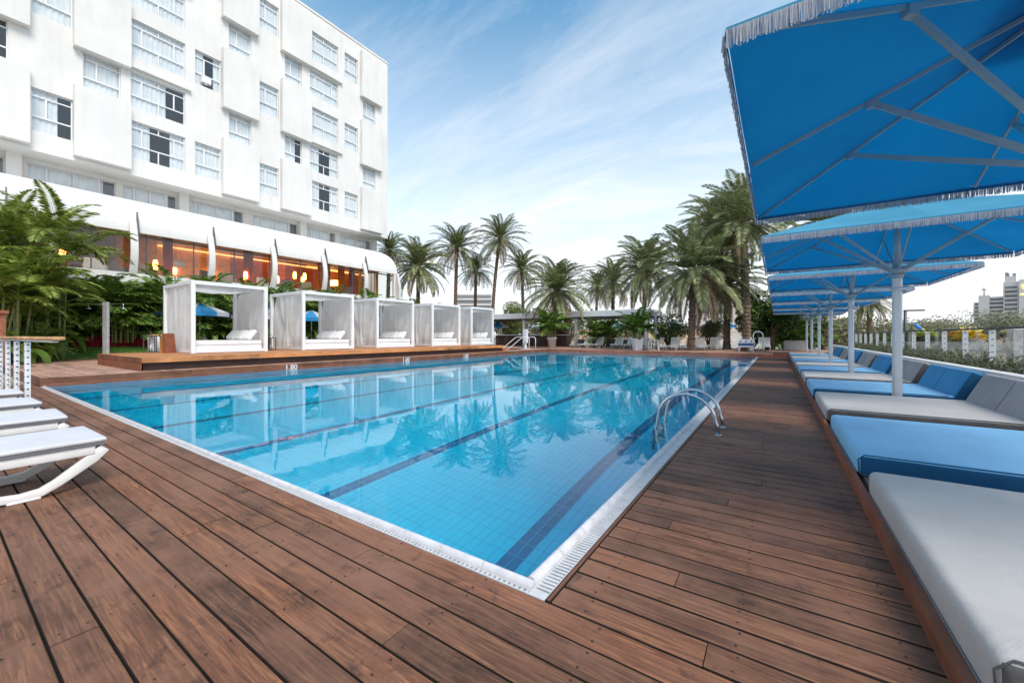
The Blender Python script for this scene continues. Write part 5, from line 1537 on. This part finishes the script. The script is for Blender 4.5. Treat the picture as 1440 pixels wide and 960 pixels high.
zz = mth('MAXIMUM', sep.outputs[2], 0.0); den = mth('ADD', zz, 0.16)
cx = mth('DIVIDE', sep.outputs[0], den); cy = mth('DIVIDE', sep.outputs[1], den)
cmb = N.new('ShaderNodeCombineXYZ'); Lk.new(cx, cmb.inputs[0]); Lk.new(cy, cmb.inputs[1])
mp = N.new('ShaderNodeMapping'); mp.inputs['Scale'].default_value = (.55, 1.35, 1); mp.inputs['Rotation'].default_value = (0, 0, R(28)); mp.inputs['Location'].default_value = (1.7, .6, 0); Lk.new(cmb.outputs[0], mp.inputs[0])
def wn(sc, det, ro, di):
    n = N.new('ShaderNodeTexNoise'); n.inputs['Scale'].default_value = sc; n.inputs['Detail'].default_value = det; n.inputs['Roughness'].default_value = ro; n.inputs['Distortion'].default_value = di
    Lk.new(mp.outputs[0], n.inputs['Vector']); return n.outputs['Fac']
cl = mth('ADD', mth('MULTIPLY', wn(.55, 8, .62, .5), .62), mth('MULTIPLY', wn(1.7, 8, .68, 1.2), .38))
mr = N.new('ShaderNodeMapRange'); mr.inputs['From Min'].default_value = .47; mr.inputs['From Max'].default_value = .66; Lk.new(cl, mr.inputs['Value'])
cov = mth('MULTIPLY', mr.outputs[0], .85)
hz = mth('SUBTRACT', 1.0, mth('POWER', mth('DIVIDE', zz, .65), 1.2), True)
fac = mth('MAXIMUM', cov, hz); fac = mth('ADD', mth('MULTIPLY', hz, .94), mth('MULTIPLY', cov, .50), True)
hs = N.new('ShaderNodeHueSaturation'); hs.inputs['Saturation'].default_value = 1.15; hs.inputs['Value'].default_value = 1.5; hs.inputs['Hue'].default_value = .478; Lk.new(sky.outputs[0], hs.inputs['Color'])
mxn = N.new('ShaderNodeMix'); mxn.data_type = 'RGBA'; mxn.inputs[7].default_value = (6.6, 6.65, 6.8, 1)
Lk.new(fac, mxn.inputs[0]); Lk.new(hs.outputs[0], mxn.inputs[6]); Lk.new(mxn.outputs[2], bgn.inputs['Color'])
bgn.inputs['Strength'].default_value = .10
sl = bpy.data.lights.new('Sun', 'SUN'); sl.energy = 1.9; sl.angle = R(28); sl.color = (1.0, .93, .83)
so = bpy.data.objects.new('Sun', sl); COL.objects.link(so)
# sun stands behind the camera's right shoulder
sd = Vector((math.sin(SR)*math.cos(SE), math.cos(SR)*math.cos(SE), math.sin(SE)))
so.rotation_euler = sd.to_track_quat('Z', 'Y').to_euler(); so.location = (5, -5, 20)

cam = bpy.data.cameras.new('Camera'); co = bpy.data.objects.new('Camera', cam); COL.objects.link(co)
cam.sensor_width = 36; cam.lens = 558/1440*36; cam.shift_y = -8/1440; cam.clip_start = .02; cam.clip_end = 3000
co.location = (0, 0, H); co.rotation_euler = (R(90), 0, R(33.8)); S.camera = co
S.view_settings.view_transform = 'Standard'; S.view_settings.look = 'None'; S.view_settings.exposure = 0.78; S.view_settings.gamma = 1.0; S.view_settings.use_curve_mapping = False
C = S.cycles
C.caustics_refractive = True; C.caustics_reflective = True; C.blur_glossy = 0.5
C.max_bounces = 12; C.transmission_bounces = 8; C.transparent_max_bounces = 16; C.diffuse_bounces = 4; C.glossy_bounces = 4
C.sample_clamp_indirect = 8.0; C.sample_clamp_direct = 0.0
C.use_denoising = True
try: C.denoiser = 'OPENIMAGEDENOISE'
except Exception: pass
